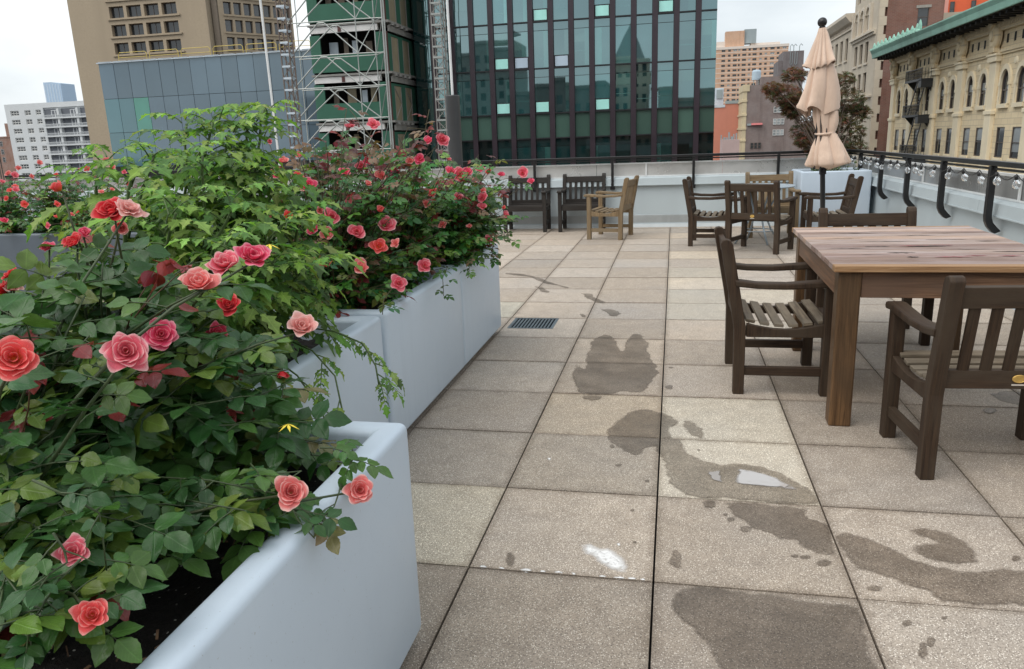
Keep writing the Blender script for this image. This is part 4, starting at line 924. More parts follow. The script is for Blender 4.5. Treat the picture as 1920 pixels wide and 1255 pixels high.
# fire escape hung on the facade
M_FE=mat('fire_escape_black',(.028,.030,.032),.5,.2,2)
t=thing('fire_escape','black iron fire escape with two balconies and stairs on the cream facade','fire escape',(23.3,103.4,0),-pi/2)
fa,fb=18.6,23.9
for z in (2.35,5.55,-1.35):
    g=MB(); g.wallbox(fa,fb,-1.25,-.30,z-.06,z+.02); g.box(((fa+fb)/2,-1.25,z-.05),(fb-fa,.06,.2)); g.wallbox(fb-.9,fb,-1.28,-.3,z-.75,z-.07); g.wallbox(fa,fb,-1.27,-1.22,z+.9,z+.97); g.build('balcony',M_FE,t)
    g=MB(); x=fa
    while x<=fb: g.tube([(x,-1.25,z),(x,-1.25,z+.95)],.018,4); x+=.17
    for yy in (-1.0,-.75,-.5): g.tube([(fa,yy,z),(fa,yy,z+.95)],.018,4); g.tube([(fb,yy,z),(fb,yy,z+.95)],.018,4)
    for f in (.35,.65): g.box(((fa+fb)/2,-1.25,z+.95*f),(fb-fa,.02,.03))
    g.build('railing',M_FE,t)
    for x in (fa+.4,fb-.4): g=MB(); g.prism([(-.29,z-.06),(-1.2,z-.06),(-.29,z-1.1)],'x',x-.04,x+.04); g.build('bracket',M_FE,t)
g=MB()
for z in (-1.35,2.35):
    for s in (-.35,.35): g.beam((fa+1.2,-.75+s,z),(fb-1.6,-.75+s,z+3.2 if z>0 else z+3.7),.06,.16)
    for k in range(13): f=k/12; g.box((fa+1.2+(fb-1.6-fa-1.2)*f,-.75,z+(3.2 if z>0 else 3.7)*f),(.2,.7,.03))
g.build('stair',M_FE,t)
# brick party wall with beige street front
BR_BRN=brickmat('brown_red_brick',(.205,.082,.058),(.165,.068,.05),(.20,.13,.10),.45,.15,.02,var=.12)
M_BGE=mat('beige_stone',(.56,.49,.39),.8,.10,.3,streak=.2)
M_BGL=mat('beige_stone_light',(.63,.56,.46),.8,.08,.3,streak=.15)
t=thing('brick_block','tall brown-red brick block with a beige stone street front beside the ornate building','building',(23.3,103.4,0),-pi/2)
g=MB(); g.wallbox(-13.0,-.1,.42,7.0,G0+.01,24)
g.wallbox(-.1,.3,.9,4.2,G0+.01,24); g.wallbox(-.1,.3,4.2,5.4,G0+.01,12.6); g.wallbox(-.1,.3,4.2,5.4,14.7,24); g.wallbox(-.1,.3,5.4,7.0,G0+.01,24); g.build('brick_wall',BR_BRN,t)
w=sash(1.2,2.1,M_FRB,M_WIN,t,y=0); w.location=(.2,4.8,12.6); w.rotation_euler=(0,0,pi/2)
g=MB(); g.wallbox(.26,.4,4.0,5.6,14.65,14.95); g.build('lintel',M_CONC,t)
g=MB(); wz=[(-2.0,.5),(2.0,4.5),(5.7,8.1),(9.3,11.75),(13.2,14.9),(17,20)]; wx=[(-11.6,-9.9),(-8.6,-6.9),(-5.6,-3.9)]
xs=wx; grid(g,xs,wz,-13.0,-.8,G0+.01,24,.42)
for k in range(30):
    z=-6+k*1.0; g.wallbox(-.8,-.12 if k%2 else .0,0.0,.42,z,z+.99)
    g.wallbox(-.10,.34 if 1 else 0,0.02,.9 if k%2 else .62,z,z+.99)
g.build('stone_front',M_BGE,t)
g=MB(); g.wallbox(-13.1,-.5,-.5,0,12.5,12.75); g.wallbox(-13.1,-.5,-.25,0,12.2,12.5); g.wallbox(-13.1,-.5,-.3,0,5.0,5.2)
for a in (-12.6,-9.25,-6.25,-3.2): g.wallbox(a-.3,a+.3,-.3,0,12.8,16)
for c in (-10.75,-7.75,-4.75):
    for k in range(10):
        a0,a1=pi*k/10,pi*(k+1)/10; q=lambda a,r:(c-r*cos(a),14.9+r*sin(a)); g.prism([q(a0,.9),q(a1,.9),q(a1,1.25),q(a0,1.25)],'y',-.2,0)
    g.wallbox(c-1.1,c+1.1,-.15,0,9.0,9.25); g.wallbox(c-1.1,c+1.1,-.15,0,5.4,5.65)
g.build('stone_trim',M_BGL,t)
for c in (-10.75,-7.75,-4.75):
    for a,b in wz: w=sash(1.68,b-a-.02,M_FRB,M_WIN,t,y=.3); w.location=(c,0,a+.01)
t=thing('stone_building','lower beige stone building with a projecting cornice behind the parasol','building',(23.3,103.4,0),-pi/2)
wx=[(-17.9-3.55*k,-16.1-3.55*k) for k in range(5)][::-1]; wz=[(-2,.6),(2.2,4.8),(6.4,9.0),(10.6,13.5)]
g=MB(); grid(g,wx,wz,-35,-13.12,G0+.01,15.6,.45); g.wallbox(-35,-13.12,.45,14,G0+.01,15.6); g.build('wall',M_BGE,t)
g=MB(); g.prism([(0,15.0),(-.5,15.2),(-1.1,15.9),(-1.1,16.3),(.4,16.3),(.4,15.0)],'x',-35,-13.12); g.wallbox(-35,-13.12,-.2,0,14.3,14.5)
for k in range(20): g.wallbox(-34.6+k*1.07,-34.2+k*1.07,-.12,0,14.55,14.95)
g.build('cornice',M_BGL,t)
for a,b in wx:
    for c,d in wz: g=MB(); g.wallbox(a-.2,b+.2,-.18,0,c-.25,c-.05); g.build('sill',M_BGL,t)
for a,b in wx:
    for c,d in wz: w=sash(b-a-.02,d-c-.02,M_FRB,M_WIN,t,y=.3); w.location=((a+b)/2,0,c+.01)
M_ORW=mat('orange_red_render',(.72,.13,.05),.75,.08,.3,streak=.15)
t=thing('rendered_building','bright orange-red rendered building rising behind the green copper cornice','building',(0,125,0))
g=MB(); g.wallbox(37.2,46,0,12,G0+.01,26); g.build('wall',M_ORW,t)
g=MB(); g.wallbox(36.0,37.2,-.1,12,G0+.01,26); g.build('corner_strip',mat('pink_render_strip',(.62,.30,.25),.8,.06,.5),t)
for x in (37.7,40.4): w=sash(.6,1.8,M_FRB,M_WIN,t,y=-.1); w.location=(x,0,16.2)
# ---- buildings behind the camera, seen mirrored in the tower's glass
def plain(label,x0,x1,y0,y1,h,m,nw,hip=0,floor=3.3):
    t=thing('city_building',label,'building',((x0+x1)/2,y1,0),pi)
    w=(x1-x0)/2; g=MB(); p=(2*w)/nw; xs=[(-w+p*(k+.25),-w+p*(k+.75)) for k in range(nw)]
    zs=[]; z=G0+4
    while z+floor<h-.8: zs.append((z+.8,z+2.6)); z+=floor
    grid(g,xs,zs,-w,w,G0+.01,h,.4); g.wallbox(-w,w,.4,y1-y0,G0+.01,h); g.wallbox(-w-.3,w+.3,-.3,.0,h-.8,h-.2); g.build('wall',m,t)
    g=MB(); g.wallbox(-w+.05,w-.05,.3,.38,G0+1,h-1.2); g.build('glazing',M_WIN,t)
    if hip:
        g=MB(); q=w*.8; D=y1-y0; g.mesh([(-q,.2,h),(q,.2,h),(q,D-.2,h),(-q,D-.2,h),(0,D/2,h+hip)],[(0,1,4),(1,2,4),(2,3,4),(3,0,4)]); g.build('roof',M_DKT,t)
plain('dark brick building behind the camera, only seen mirrored in the tower glass',-34,-14,-60,-42,13,BR_GRY,8)
plain('tall stone building with a pointed copper roof, only seen mirrored in the tower glass',-13,-4,-70,-52,20,M_BGE,5,9)
plain('red brick building behind the camera, only seen mirrored in the tower glass',-3,14,-58,-38,10,BR_RED,8)
plain('grey concrete office block, only seen mirrored in the tower glass',16,36,-80,-55,23,M_CONC,9)
plain('wide brown building behind the terrace, only seen mirrored in the blue-grey glass block',-100,-60,-70,-50,15,M_BRN,14)
plain('slim grey tower behind the terrace, only seen mirrored in the blue-grey glass block',-58,-40,-90,-72,26,M_CONC,7)
# ------------------------------------------------------------------ garden furniture
W_DARK=wood('teak_dark_weathered',(.019,.0100,.0055),(.062,.036,.020),.62,60,grey=(.058,.041,.027))
W_TAN=wood('teak_tan',(.13,.085,.042),(.27,.19,.105),.6,grey=(.20,.155,.10))
W_SEAT=wood('teak_grey_slat',(.085,.066,.045),(.22,.175,.125),.65,grey=(.23,.195,.15))
W_BLK=wood('teak_near_black',(.012,.010,.009),(.032,.026,.022),.6,grey=(.036,.031,.027))
M_BRASS=mat('brass_plate',(.62,.40,.12),.35,.15,60,metal=.7,bumps=.5,bdist=.001)
M_PALE=mat('pale_label',(.55,.50,.44),.6,.1,40)
def chair_mesh(label, W=.63, D=.50, H=.845, arm=.62, seat=.405, wm=W_DARK, sm=None, emblem=False, group='wooden garden armchairs'):
    """front is -y; origin on the floor under the seat's centre"""
    sm=sm or wm; t=thing('garden_chair',label,'chair',group=group); lw=.056; hx=W/2-lw/2; hd=D/2
    for s in (-1,1):
        g=MB(); y=hd-.025
        prof=[(y-.028,0.0),(y+.03,0.0),(y+.034,.36),(y+.050,.46),(y+.118,H-.02),(y+.108,H-.004),(y+.088,H),(y+.066,H-.008),(y+.054,H-.03),(y-.008,.47),(y-.026,.38)]
        g.prism(prof,'x',s*hx-lw/2,s*hx+lw/2); g.build('leg',wm,t,bevel=.005)
        g=MB(); g.prism([(-hd-.0,0),(-hd+.058,0),(-hd+.058,arm-.026),(-hd,arm-.026)],'x',s*hx-lw/2,s*hx+lw/2); g.build('leg',wm,t,bevel=.005)
        # armrest with a dip and a rounded nose
        g=MB(); top=[(-hd-.045,-.012),(-hd-.035,.004),(-hd+.02,.010),(-hd+.12,.002),(0,-.008),(hd-.10,-.004),(hd+.015,.012)]
        bot=[(hd+.008,-.024),(hd-.10,-.036),(0,-.040),(-hd+.12,-.034),(-hd+.02,-.026),(-hd-.035,-.030)]
        g.prism([(a,arm+b) for a,b in top+bot],'x',s*hx-.036,s*hx+.036); g.build('armrest',wm,t,bevel=.008)
        g=MB(); g.box((s*hx,0,.13),(.032,D-.09,.048)); g.build('stretcher',wm,t,bevel=.004)
        # dished side rail
        g=MB(); n=8; ya=-hd+.055; yb=hd-.055
        tp=[(ya+(yb-ya)*k/n, seat-.012-.030*math.sin(pi*k/n)) for k in range(n+1)]
        g.prism([(ya,seat-.085),(yb,seat-.085)]+tp[::-1],'x',s*hx-.017,s*hx+.017); g.build('seat_rail',wm,t,bevel=.003)
    g=MB(); g.box((0,-hd+.029,seat-.045),(W-2*lw+.004,.030,.075)); g.build('seat_rail',wm,t,bevel=.003)
    g=MB(); n=6
    for k in range(n):
        f=(k+.5)/n; y=-hd+.02+(D-.06)*f; z=seat+.002-.030*math.sin(pi*min(1,max(0,f*1.05-.02))); sl=-.030*pi*math.cos(pi*f)/(D-.06)
        kk=.9+.2*rnd.random()
        g.box((0,y,z),(W-2*.04,.048,.017),mat=Matrix.Rotation(math.atan(sl),3,'X'),col=(kk,kk,kk))
    g.build('seat',sm,t,bevel=.003)
    g=MB(); lean=(.068)/(H-.46)
    def by(z): return hd-.025+.020+ (z-.46)*lean
    rot=Matrix.Rotation(-math.atan(lean),3,'X')
    g.box((0,by(H-.085),H-.085),(W-2*lw+.006,.028,.085),mat=rot)
    g.box((0,by(.44)-.004,.425),(W-2*lw+.006,.030,.075))
    ns=6; z0,z1=.462,H-.126; zm=(z0+z1)/2
    for k in range(ns):
        x=-(W/2-lw)+ (W-2*lw)*(k+.75)/(ns+.5); kk=.88+.24*rnd.random()
        g.box((x,by(zm),zm),(.042,.014,(z1-z0)/math.cos(math.atan(lean))+.004),mat=rot,col=(kk,kk,kk))
    bk=g.build('backrest',wm,t,bevel=.003)
    if emblem:
        g=MB(); g.lathe([(0,0),(.026,0),(.026,.003),(.023,.0045),(.021,.0035),(0,.0035)],20,fn=lambda p,a,j:Vector((p.x,p.z,p.y*.62)))
        e=g.build('brass_plate',M_BRASS,bk,smooth=False,loc=(0,by(.44)+.0125,.430))
        e.scale=(1,1,1)
        g=MB(); g.box((0,by(.44)+.0125,.405),(.05,.002,.006)); g.build('label_strip',M_PALE,bk)
    return t
c0=chair_mesh('dark brown armchair facing the big wooden table from its left side',sm=W_SEAT)
c0.location=(.585,4.425,0); c0.rotation_euler=(0,0,R(90.5))
c1=chair_mesh('dark brown armchair with a brass plate, at the near side of the big table',sm=W_SEAT,emblem=True,W=.64)
c1.location=(1.290,3.375,0); c1.rotation_euler=(0,0,R(180+4.0))
dup(c0,(1.325,5.46,0),R(0),'dark brown armchair tucked in at the far side of the big table')
# around the round table
dup(c0,(.475,10.22,0),R(84),'dark brown armchair on the left of the round metal table, facing right')
c2=dup(c1,(1.02,9.56,0),R(180-28),'dark brown armchair with a brass plate, turned towards the round metal table')
dup(c0,(1.815,9.93,0),R(-92),'dark brown armchair beside the tall corner planter, facing left')
ct=chair_mesh('tan armchair facing the camera behind the round metal table',wm=W_TAN,sm=W_TAN)
ct.location=(1.30,10.95,0); ct.rotation_euler=(0,0,R(2))
dup(ct,(-.875,10.955,0),R(-101),'tan armchair in profile facing left near the two dark chairs by the wall')
cb=chair_mesh('near-black armchair against the far parapet, the one closest to the roses',wm=W_BLK,sm=W_BLK,W=.67)
cb.location=(-2.235,11.83,0); cb.rotation_euler=(0,0,R(1))
dup(cb,(-1.375,11.83,0),R(-1),'near-black armchair against the far parapet, partly behind the tan armchair')
# big table
W_TOP=wood('table_top_planks',(.15,.085,.060),(.46,.35,.285),.45,70,grey=(.43,.36,.34))
W_EDGE=wood('table_edge_board',(.24,.125,.055),(.42,.26,.14),.5,60)
W_LEG=wood('table_leg_post',(.052,.026,.011),(.195,.105,.046),.45,55,grey=(.075,.045,.024))
W_APR=wood('table_apron',(.10,.052,.028),(.24,.135,.08),.55,60,grey=(.13,.08,.055))
t=thing('dining_table','big square-legged wooden table with a worn plank top','table',(1.245,4.40,0),R(-1.0))
g=MB(); tw,td=1.02,1.52; n=13; y=-td/2+.062; pw_=(td-.062-.04)/n
for k in range(n):
    c=rnd.choice([(1,.98,.98),(.72,.65,.63),(1.2,1.1,.98),(.9,.83,.86),(1.3,1.2,1.1),(.66,.56,.54),(.98,.88,.80)])
    cx=0
    g.box((0,y+pw_*(k+.5),.766+rnd.uniform(-.001,.001)),(tw,pw_-.003,.028),col=c)
tp=g.build('tabletop',W_TOP,t,bevel=.003)
g=MB(); g.box((0,-td/2+.029,.766),(tw+.004,.060,.030)); g.build('edge_board',W_EDGE,tp,bevel=.004)
g=MB(); g.box((0,td/2-.019,.766),(tw+.004,.036,.030)); g.build('edge_board',W_EDGE,tp,bevel=.004)
# dark cracks and red paint flecks lying in the grain
M_FLECK=mat('old_red_paint',(.24,.035,.04),.5,.3,30); M_CRACK=mat('dark_crack',(.035,.022,.018),.7,.3,30)
def flecks(name,m,spots):
    g=MB(); rr=random.Random(3)
    for x,yy,L,w in spots:
        n=9; a=[]; b=[]
        for k in range(n+1):
            f=k/n; ww=2.1*w*(.25+math.sin(pi*f))*rr.uniform(.4,1); c=yy+rr.gauss(0,.0018); a.append((x+L*(f-.5),c+ww/2)); b.append((x+L*(f-.5),c-ww/2))
        for k in range(n): g.face([(*b[k],.7822),(*b[k+1],.7822),(*a[k+1],.7822),(*a[k],.7822)])
    g.build(name,m,tp)
flecks('red_paint_flecks',M_FLECK,[(.05,-.50,.16,.012),(.16,-.46,.1,.008),(.30,-.47,.1,.010),(-.02,-.12,.14,.012),(.12,-.1,.1,.01)])
flecks('cracks',M_CRACK,[(-.14,-.36,.13,.010),(.36,-.33,.17,.010),(.42,-.50,.10,.012),(-.12,-.5,.05,.016),(-.2,-.14,.12,.012),(.05,-.13,.2,.012),(-.1,.05,.3,.006),(.2,.12,.2,.008),(-.3,.2,.2,.005),(.1,.3,.2,.006),(.38,.05,.12,.008),(-.35,-.2,.2,.006),(-.3,-.42,.2,.004),(.2,-.25,.25,.005),(.3,.4,.3,.005),(-.2,.42,.25,.006),(0,.52,.3,.005)])
for sx in (-1,1):
    for sy in (-1,1):
        yy=-td/2+.075 if sy<0 else td/2-.105
        g=MB(); g.box((sx*(tw/2-.073),yy,.375),(.10,.10,.75)); g.build('leg',W_LEG,t,bevel=.008)
for sx in (-1,1):
    g=MB(); g.box((sx*(tw/2-.045),-.015,.690),(.035,td-.295,.125)); g.build('apron',W_APR,t,bevel=.003)
g=MB(); g.box((0,-td/2+.055,.690),(tw-.25,.035,.125)); g.build('apron',W_APR,t,bevel=.003)
g=MB(); g.box((0,td/2-.085,.690),(tw-.25,.035,.125)); g.build('apron',W_APR,t,bevel=.003)
# round table
M_RT=mat('grey_blue_table_metal',(.36,.42,.47),.38,.08,6,metal=.3,rvar=.08)
t=thing('bistro_table','round grey-blue metal table with thin curved legs among four armchairs','table',(1.06,10.25,0))
g=MB(); g.lathe([(0,.700),(.40,.700),(.432,.704),(.438,.714),(.432,.722),(0,.724)],48); g.build('tabletop',M_RT,t,smooth=False)
for k in range(4):
    a=R(20+90*k); g=MB()
    pr=[(.30,.70),(.22,.55),(.13,.40),(.12,.30),(.19,.15),(.30,.0)]
    g.tube([(r_*cos(a),r_*sin(a),z) for r_,z in pr],.012,8); g.build('leg',M_RT,t,smooth=True)
g=MB(); g.tube([(.13*cos(tau*k/16),.13*sin(tau*k/16),.36) for k in range(17)],.008,6); g.tube([(.19*cos(tau*k/16),.19*sin(tau*k/16),.16) for k in range(17)],.008,6); g.build('ring',M_RT,t,smooth=True)
# closed parasol
def clothmat():
    m,nt,N,L,bs=nodes('parasol_cloth'); tc=N.new('ShaderNodeTexCoord'); v=tc.outputs['Object']
    c=mixrgb(N,L,(.60,.44,.34),(.72,.545,.43),ramp(N,L,noise(N,L,v,6,4),.3,.7)); L.new(c,bs.inputs['Base Color'])
    bs.inputs['Roughness'].default_value=.85; bs.inputs['Sheen Weight'].default_value=.25
    w=noise(N,L,scalevec(N,L,v,(26,26,3.2)),1.,4,.6,.5); bump(N,L,w,.55,.02,bs); return m
M_CLOTH=clothmat(); M_UPOLE=mat('parasol_pole_black',(.012,.013,.016),.35,.2,8)
t=thing('parasol','closed beige parasol with gathered cloth tied in the middle on a dark pole','parasol',(1.315,7.1,0))
t.rotation_euler=(0,R(-3.6),0)
g=MB(); g.tube([(0,0,.02),(0,0,2.20)],.021,14); g.build('pole',M_UPOLE,t,smooth=True)
g=MB(); g.lathe([(0,.0),(.25,.0),(.25,.045),(.22,.06),(.045,.075),(.035,.30),(.022,.31)],28); g.build('base',M_UPOLE,t)
g=MB(); g.lathe([(0,2.195),(.022,2.195),(.026,2.20),(.022,2.206)]+[(.038*sin(a),2.240-.038*cos(a)) for a in [R(x) for x in range(25,181,15)]],18); g.build('finial',M_BLACK,t,smooth=True)
def folds(prof,nf,amp,seed,n=120,offs=None,tails=0):
    """prof: (radius, z, fold depth); gathered cloth with soft folds; mean wobble per fold"""
    rr=random.Random(seed); ph=[rr.uniform(0,tau) for _ in range(5)]; fa=[rr.uniform(.6,1.4) for _ in range(nf)]
    g=MB(); vs=[]; 
    for j,(r_,z,d) in enumerate(prof):
        ox,oy = offs[j] if offs else (0,0)
        for k in range(n):
            a=tau*k/n; q=(a+.38*math.sin(a+ph[4])+.22*math.sin(2*a+ph[3]))/tau*nf%nf; i=int(q)%nf; w=math.sin(pi*(q-int(q)))**.55
            s=.22*math.sin(a+ph[0]+z*2)+.16*math.sin(2*a+ph[1]-z*3)+.09*math.sin(3*a+ph[2]+z*7)+.05*math.sin(7*a+ph[0]+z*15)
            rad=r_*(1+s*d*2)*(1-d*(1-w*fa[i]))
            zz=z+ tails*d*(j>=len(prof)-2)*(.25*math.sin(2*a+ph[3])+.5*(w-.5)*fa[i])
            vs.append((ox+rad*cos(a),oy+rad*sin(a),zz))
    m=len(prof); fs=[[j*n+k,(j+1)*n+k,(j+1)*n+(k+1)%n,j*n+(k+1)%n] for j in range(m-1) for k in range(n)]
    g.mesh(vs,fs); return g
ca=folds([(.028,2.195,.05),(.045,2.15,.2),(.070,2.08,.3),(.098,2.0,.34),(.125,1.935,.36),(.138,1.90,.38),(.133,1.888,.38)],9,0,11,offs=[(0,0),(0,0),(-.004,0),(-.010,0),(-.016,0),(-.018,0),(-.018,0)],tails=.16)
top=ca.build('canopy_top',M_CLOTH,t,smooth=True)
cm=folds([(.055,1.99,.1),(.085,1.93,.28),(.118,1.84,.36),(.140,1.72,.40),(.158,1.62,.42),(.166,1.555,.44),(.163,1.535,.44)],9,0,5,offs=[(0,0),(-.004,0),(-.010,0),(-.018,0),(-.028,0),(-.034,0),(-.034,0)],tails=.26)
cm.build('canopy',M_CLOTH,t,smooth=True)
cl=folds([(.075,1.60,.25),(.088,1.52,.38),(.085,1.44,.42),(.072,1.375,.42),(.066,1.352,.36),(.078,1.33,.36),(.118,1.25,.34),(.150,1.16,.34),(.170,1.105,.38),(.16,1.085,.42),(.11,1.07,.45),(.05,1.062,.4)],11,0,23,offs=[(.015,0)]*6+[(.012,0)]*6,tails=.10)
cl.build('gathered_cloth',M_CLOTH,t,smooth=True)
g=MB(); g.tube([(.016+.070*cos(tau*k/24),.070*sin(tau*k/24),1.352+.006*math.sin(tau*k/24)) for k in range(25)],.010,8)
g.tube([(.07,-.045,1.352),(.10,-.06,1.33),(.115,-.065,1.28)],[.010,.008,.004],6); g.build('tie_strap',M_CLOTH,t,smooth=True)
g=MB()
for k in range(8):
    a=tau*(k+.5)/8; g.tube([(.05*cos(a),.05*sin(a),1.5),(.075*cos(a),.075*sin(a),1.06)],.006,5)
g.build('ribs',M_UPOLE,t)
g=MB(); g.tube([(0,-.02,1.04),(0,-.07,1.045)],.007,6); g.box((.0,-.0,1.04),(.05,.05,.06)); g.build('crank',M_UPOLE,t)
# ------------------------------------------------------------------ plants
def at(px,py,D):
    """point seen at (px,py) of the 1920-wide photo, D metres along the view axis"""
    v=_f+_r*((px-960)/1431.639)-_u*((py-627.5)/1431.639); p=Vector((0,0,CAM_H))+v*D
    return np.array((p.x,p.y,p.z))
def leafmat(name, gloss=.29, trans=.22, back=1.35, vein=.35):
    m,nt,N,L,bs=nodes(name); out=N['Material Output']
    a=N.new('ShaderNodeAttribute'); a.attribute_name='Col'
    uv=N.new('ShaderNodeUVMap'); uv.uv_map='UVMap'; sp=N.new('ShaderNodeSeparateXYZ'); L.new(uv.outputs[0],sp.inputs[0])
    ab=N.new('ShaderNodeMath'); ab.operation='ABSOLUTE'; L.new(sp.outputs[1],ab.inputs[0])
    # side veins run forward from the midrib
    ma=N.new('ShaderNodeMath'); ma.operation='MULTIPLY_ADD'; L.new(ab.outputs[0],ma.inputs[0]); ma.inputs[1].default_value=-.9; L.new(sp.outputs[0],ma.inputs[2])
    mu=N.new('ShaderNodeMath'); mu.operation='MULTIPLY'; L.new(ma.outputs[0],mu.inputs[0]); mu.inputs[1].default_value=52.
    sn=N.new('ShaderNodeMath'); sn.operation='SINE'; L.new(mu.outputs[0],sn.inputs[0])
    v1=ramp(N,L,sn.outputs[0],.75,1.,0,.45); v2=ramp(N,L,ab.outputs[0],.0,.035,1,0)
    mx=N.new('ShaderNodeMath'); mx.operation='MAXIMUM'; L.new(v1,mx.inputs[0]); L.new(v2,mx.inputs[1])
    tc=N.new('ShaderNodeTexCoord')
    blot=ramp(N,L,noise(N,L,tc.outputs['Object'],30,3),.35,.7,.82,1.15)
    c=mixrgb(N,L,a.outputs[0],blot,1.,'MULTIPLY')
    vm=N.new('ShaderNodeMath'); vm.operation='MULTIPLY'; L.new(mx.outputs[0],vm.inputs[0]); vm.inputs[1].default_value=vein
    lt=mixrgb(N,L,c,(1.7,1.75,1.7),1.,'MULTIPLY'); c=mixrgb(N,L,c,lt,vm.outputs[0])
    ge=N.new('ShaderNodeNewGeometry'); bk=mixrgb(N,L,c,(back*1.05,back,back*1.1),1.,'MULTIPLY'); c=mixrgb(N,L,c,bk,ge.outputs['Backfacing'])
    L.new(c,bs.inputs['Base Color']); bs.inputs['Roughness'].default_value=gloss; bs.inputs['Specular IOR Level'].default_value=.36
    bump(N,L,mx.outputs[0],.25,.002,bs)
    tr=N.new('ShaderNodeBsdfTranslucent'); t2=mixrgb(N,L,c,(1.3,1.5,.7),1.,'MULTIPLY'); L.new(t2,tr.inputs[0])
    ms=N.new('ShaderNodeMixShader'); ms.inputs[0].default_value=trans; L.new(bs.outputs[0],ms.inputs[1]); L.new(tr.outputs[0],ms.inputs[2]); L.new(ms.outputs[0],out.inputs[0])
    return m
M_LEAF=leafmat('rose_leaf'); M_TOML=leafmat('tomato_leaf',.55,.30,1.25,.5); M_MAPL=leafmat('maple_leaf',.6,.25,1.2,.2)
M_STEM=mat('green_stem',(.045,.070,.026),.55,.3,20,col=True); M_TWIG=mat('brown_twig',(.075,.05,.035),.8,.3,20)
def leaf_tpl(n=7,width=.62,serr=0.,lobe=0.,cols=3,fold=.16,curl=.16,tip=1.35):
    V=[];U=[]; ys=np.linspace(-1,1,cols)
    for i in range(n+1):
        t=i/n; w=.5*width*(math.sin(pi*min(1,t)**.82)**.85 if 0<t<1 else 0)
        if t>.6: w*=1-.25*((t-.6)/.4)**tip
        if serr and 0<i<n: w*=1+serr*(1 if i%2 else -1)
        if lobe and 0<i<n: w*=1+lobe*math.cos(t*pi*6.3)
        for y in ys:
            V.append((t-(.05*abs(y) if lobe else 0), y*w, fold*abs(y)*w*1.2-curl*t*t+.02*math.sin(t*9+y*3))); U.append((t,y*w))
    F=[(i*cols+k,(i+1)*cols+k,(i+1)*cols+k+1,i*cols+k+1) for i in range(n) for k in range(cols-1)]
    return np.array(V),np.array(F),np.array(U)
TPL_NEAR=leaf_tpl(12,.66,.035,0,5,.12,.13,1.8); TPL_FAR=leaf_tpl(5,.62,0,0,3); TPL_TOM=leaf_tpl(14,.50,.10,.34,5,.22,.28); TPL_TOMF=leaf_tpl(9,.6,.06,.24,3,.2,.28)
def palm_tpl():
    V=[(0,0,0)];F=[];U=[(0,0)]
    for k,(a,l) in enumerate([(-1.35,.62),(-.7,.9),(0,1.),(.7,.9),(1.35,.62)]):
        b=len(V)
        for r_,da in ((.40,-.24),(l,0),(.40,.24)): V.append((r_*cos(a+da),r_*sin(a+da),-.16*r_*r_)); U.append((r_,da))
        F.append((0,b,b+1,b+2))
    return np.array(V),np.array(F),np.array(U)
TPL_PALM=palm_tpl()
class Leaves:
    def __init__(s,tpl): s.t=tpl; s.p=[];s.x=[];s.n=[];s.s=[];s.c=[]
    def add(s,p,x,n,size,col): s.p.append(p);s.x.append(x);s.n.append(n);s.s.append(size);s.c.append(col)
    def build(s,name,m,parent):
        V,F,U=s.t; P=np.array(s.p);X=np.array(s.x);Nn=np.array(s.n);S=np.array(s.s)
        X/=np.linalg.norm(X,axis=1)[:,None]; Y=np.cross(Nn,X); Y/=np.linalg.norm(Y,axis=1)[:,None]+1e-9; Z=np.cross(X,Y)
        W=P[:,None,:]+S[:,None,None]*(V[None,:,0:1]*X[:,None,:]+V[None,:,1:2]*Y[:,None,:]+V[None,:,2:3]*Z[:,None,:])
        k=len(P); nv=len(V); nf=len(F)
        FF=(F[None]+ (np.arange(k)*nv)[:,None,None]).reshape(-1,4)
        me=bpy.data.meshes.new(name); me.vertices.add(k*nv); me.vertices.foreach_set('co',W.astype(np.float32).ravel())
        me.loops.add(k*nf*4); me.loops.foreach_set('vertex_index',FF.astype(np.int32).ravel())
        me.polygons.add(k*nf); me.polygons.foreach_set('loop_start',np.arange(k*nf,dtype=np.int32)*4)
        me.polygons.foreach_set('use_smooth',np.ones(k*nf,dtype=bool))
        me.update(calc_edges=True)
        ul=me.uv_layers.new(name='UVMap'); ul.data.foreach_set('uv',np.tile(U[F.ravel()],(k,1)).astype(np.float32).ravel())
        ca=me.color_attributes.new('Col','FLOAT_COLOR','CORNER'); c=np.ones((k,nf*4,4),dtype=np.float32); c[:,:,:3]=np.array(s.c)[:,None,:]; ca.data.foreach_set('color',c.ravel())
        me.materials.append(m); o=bpy.data.objects.new(name,me); COL.objects.link(o); o.parent=parent; return o
def nrm(v): v=np.asarray(v,float); return v/(np.linalg.norm(v)+1e-9)
def rv(r): return nrm(np.array([r.gauss(0,1),r.gauss(0,1),r.gauss(0,1)]))
GREEN_A=[(.040,.108,.028),(.056,.134,.033),(.030,.084,.026),(.074,.154,.036),(.042,.106,.036),(.112,.180,.032)]
BRONZE=[(.13,.075,.045),(.16,.10,.055),(.12,.05,.045),(.20,.13,.08)]
RED_N=[(.17,.022,.022),(.13,.02,.025),(.22,.04,.035)]
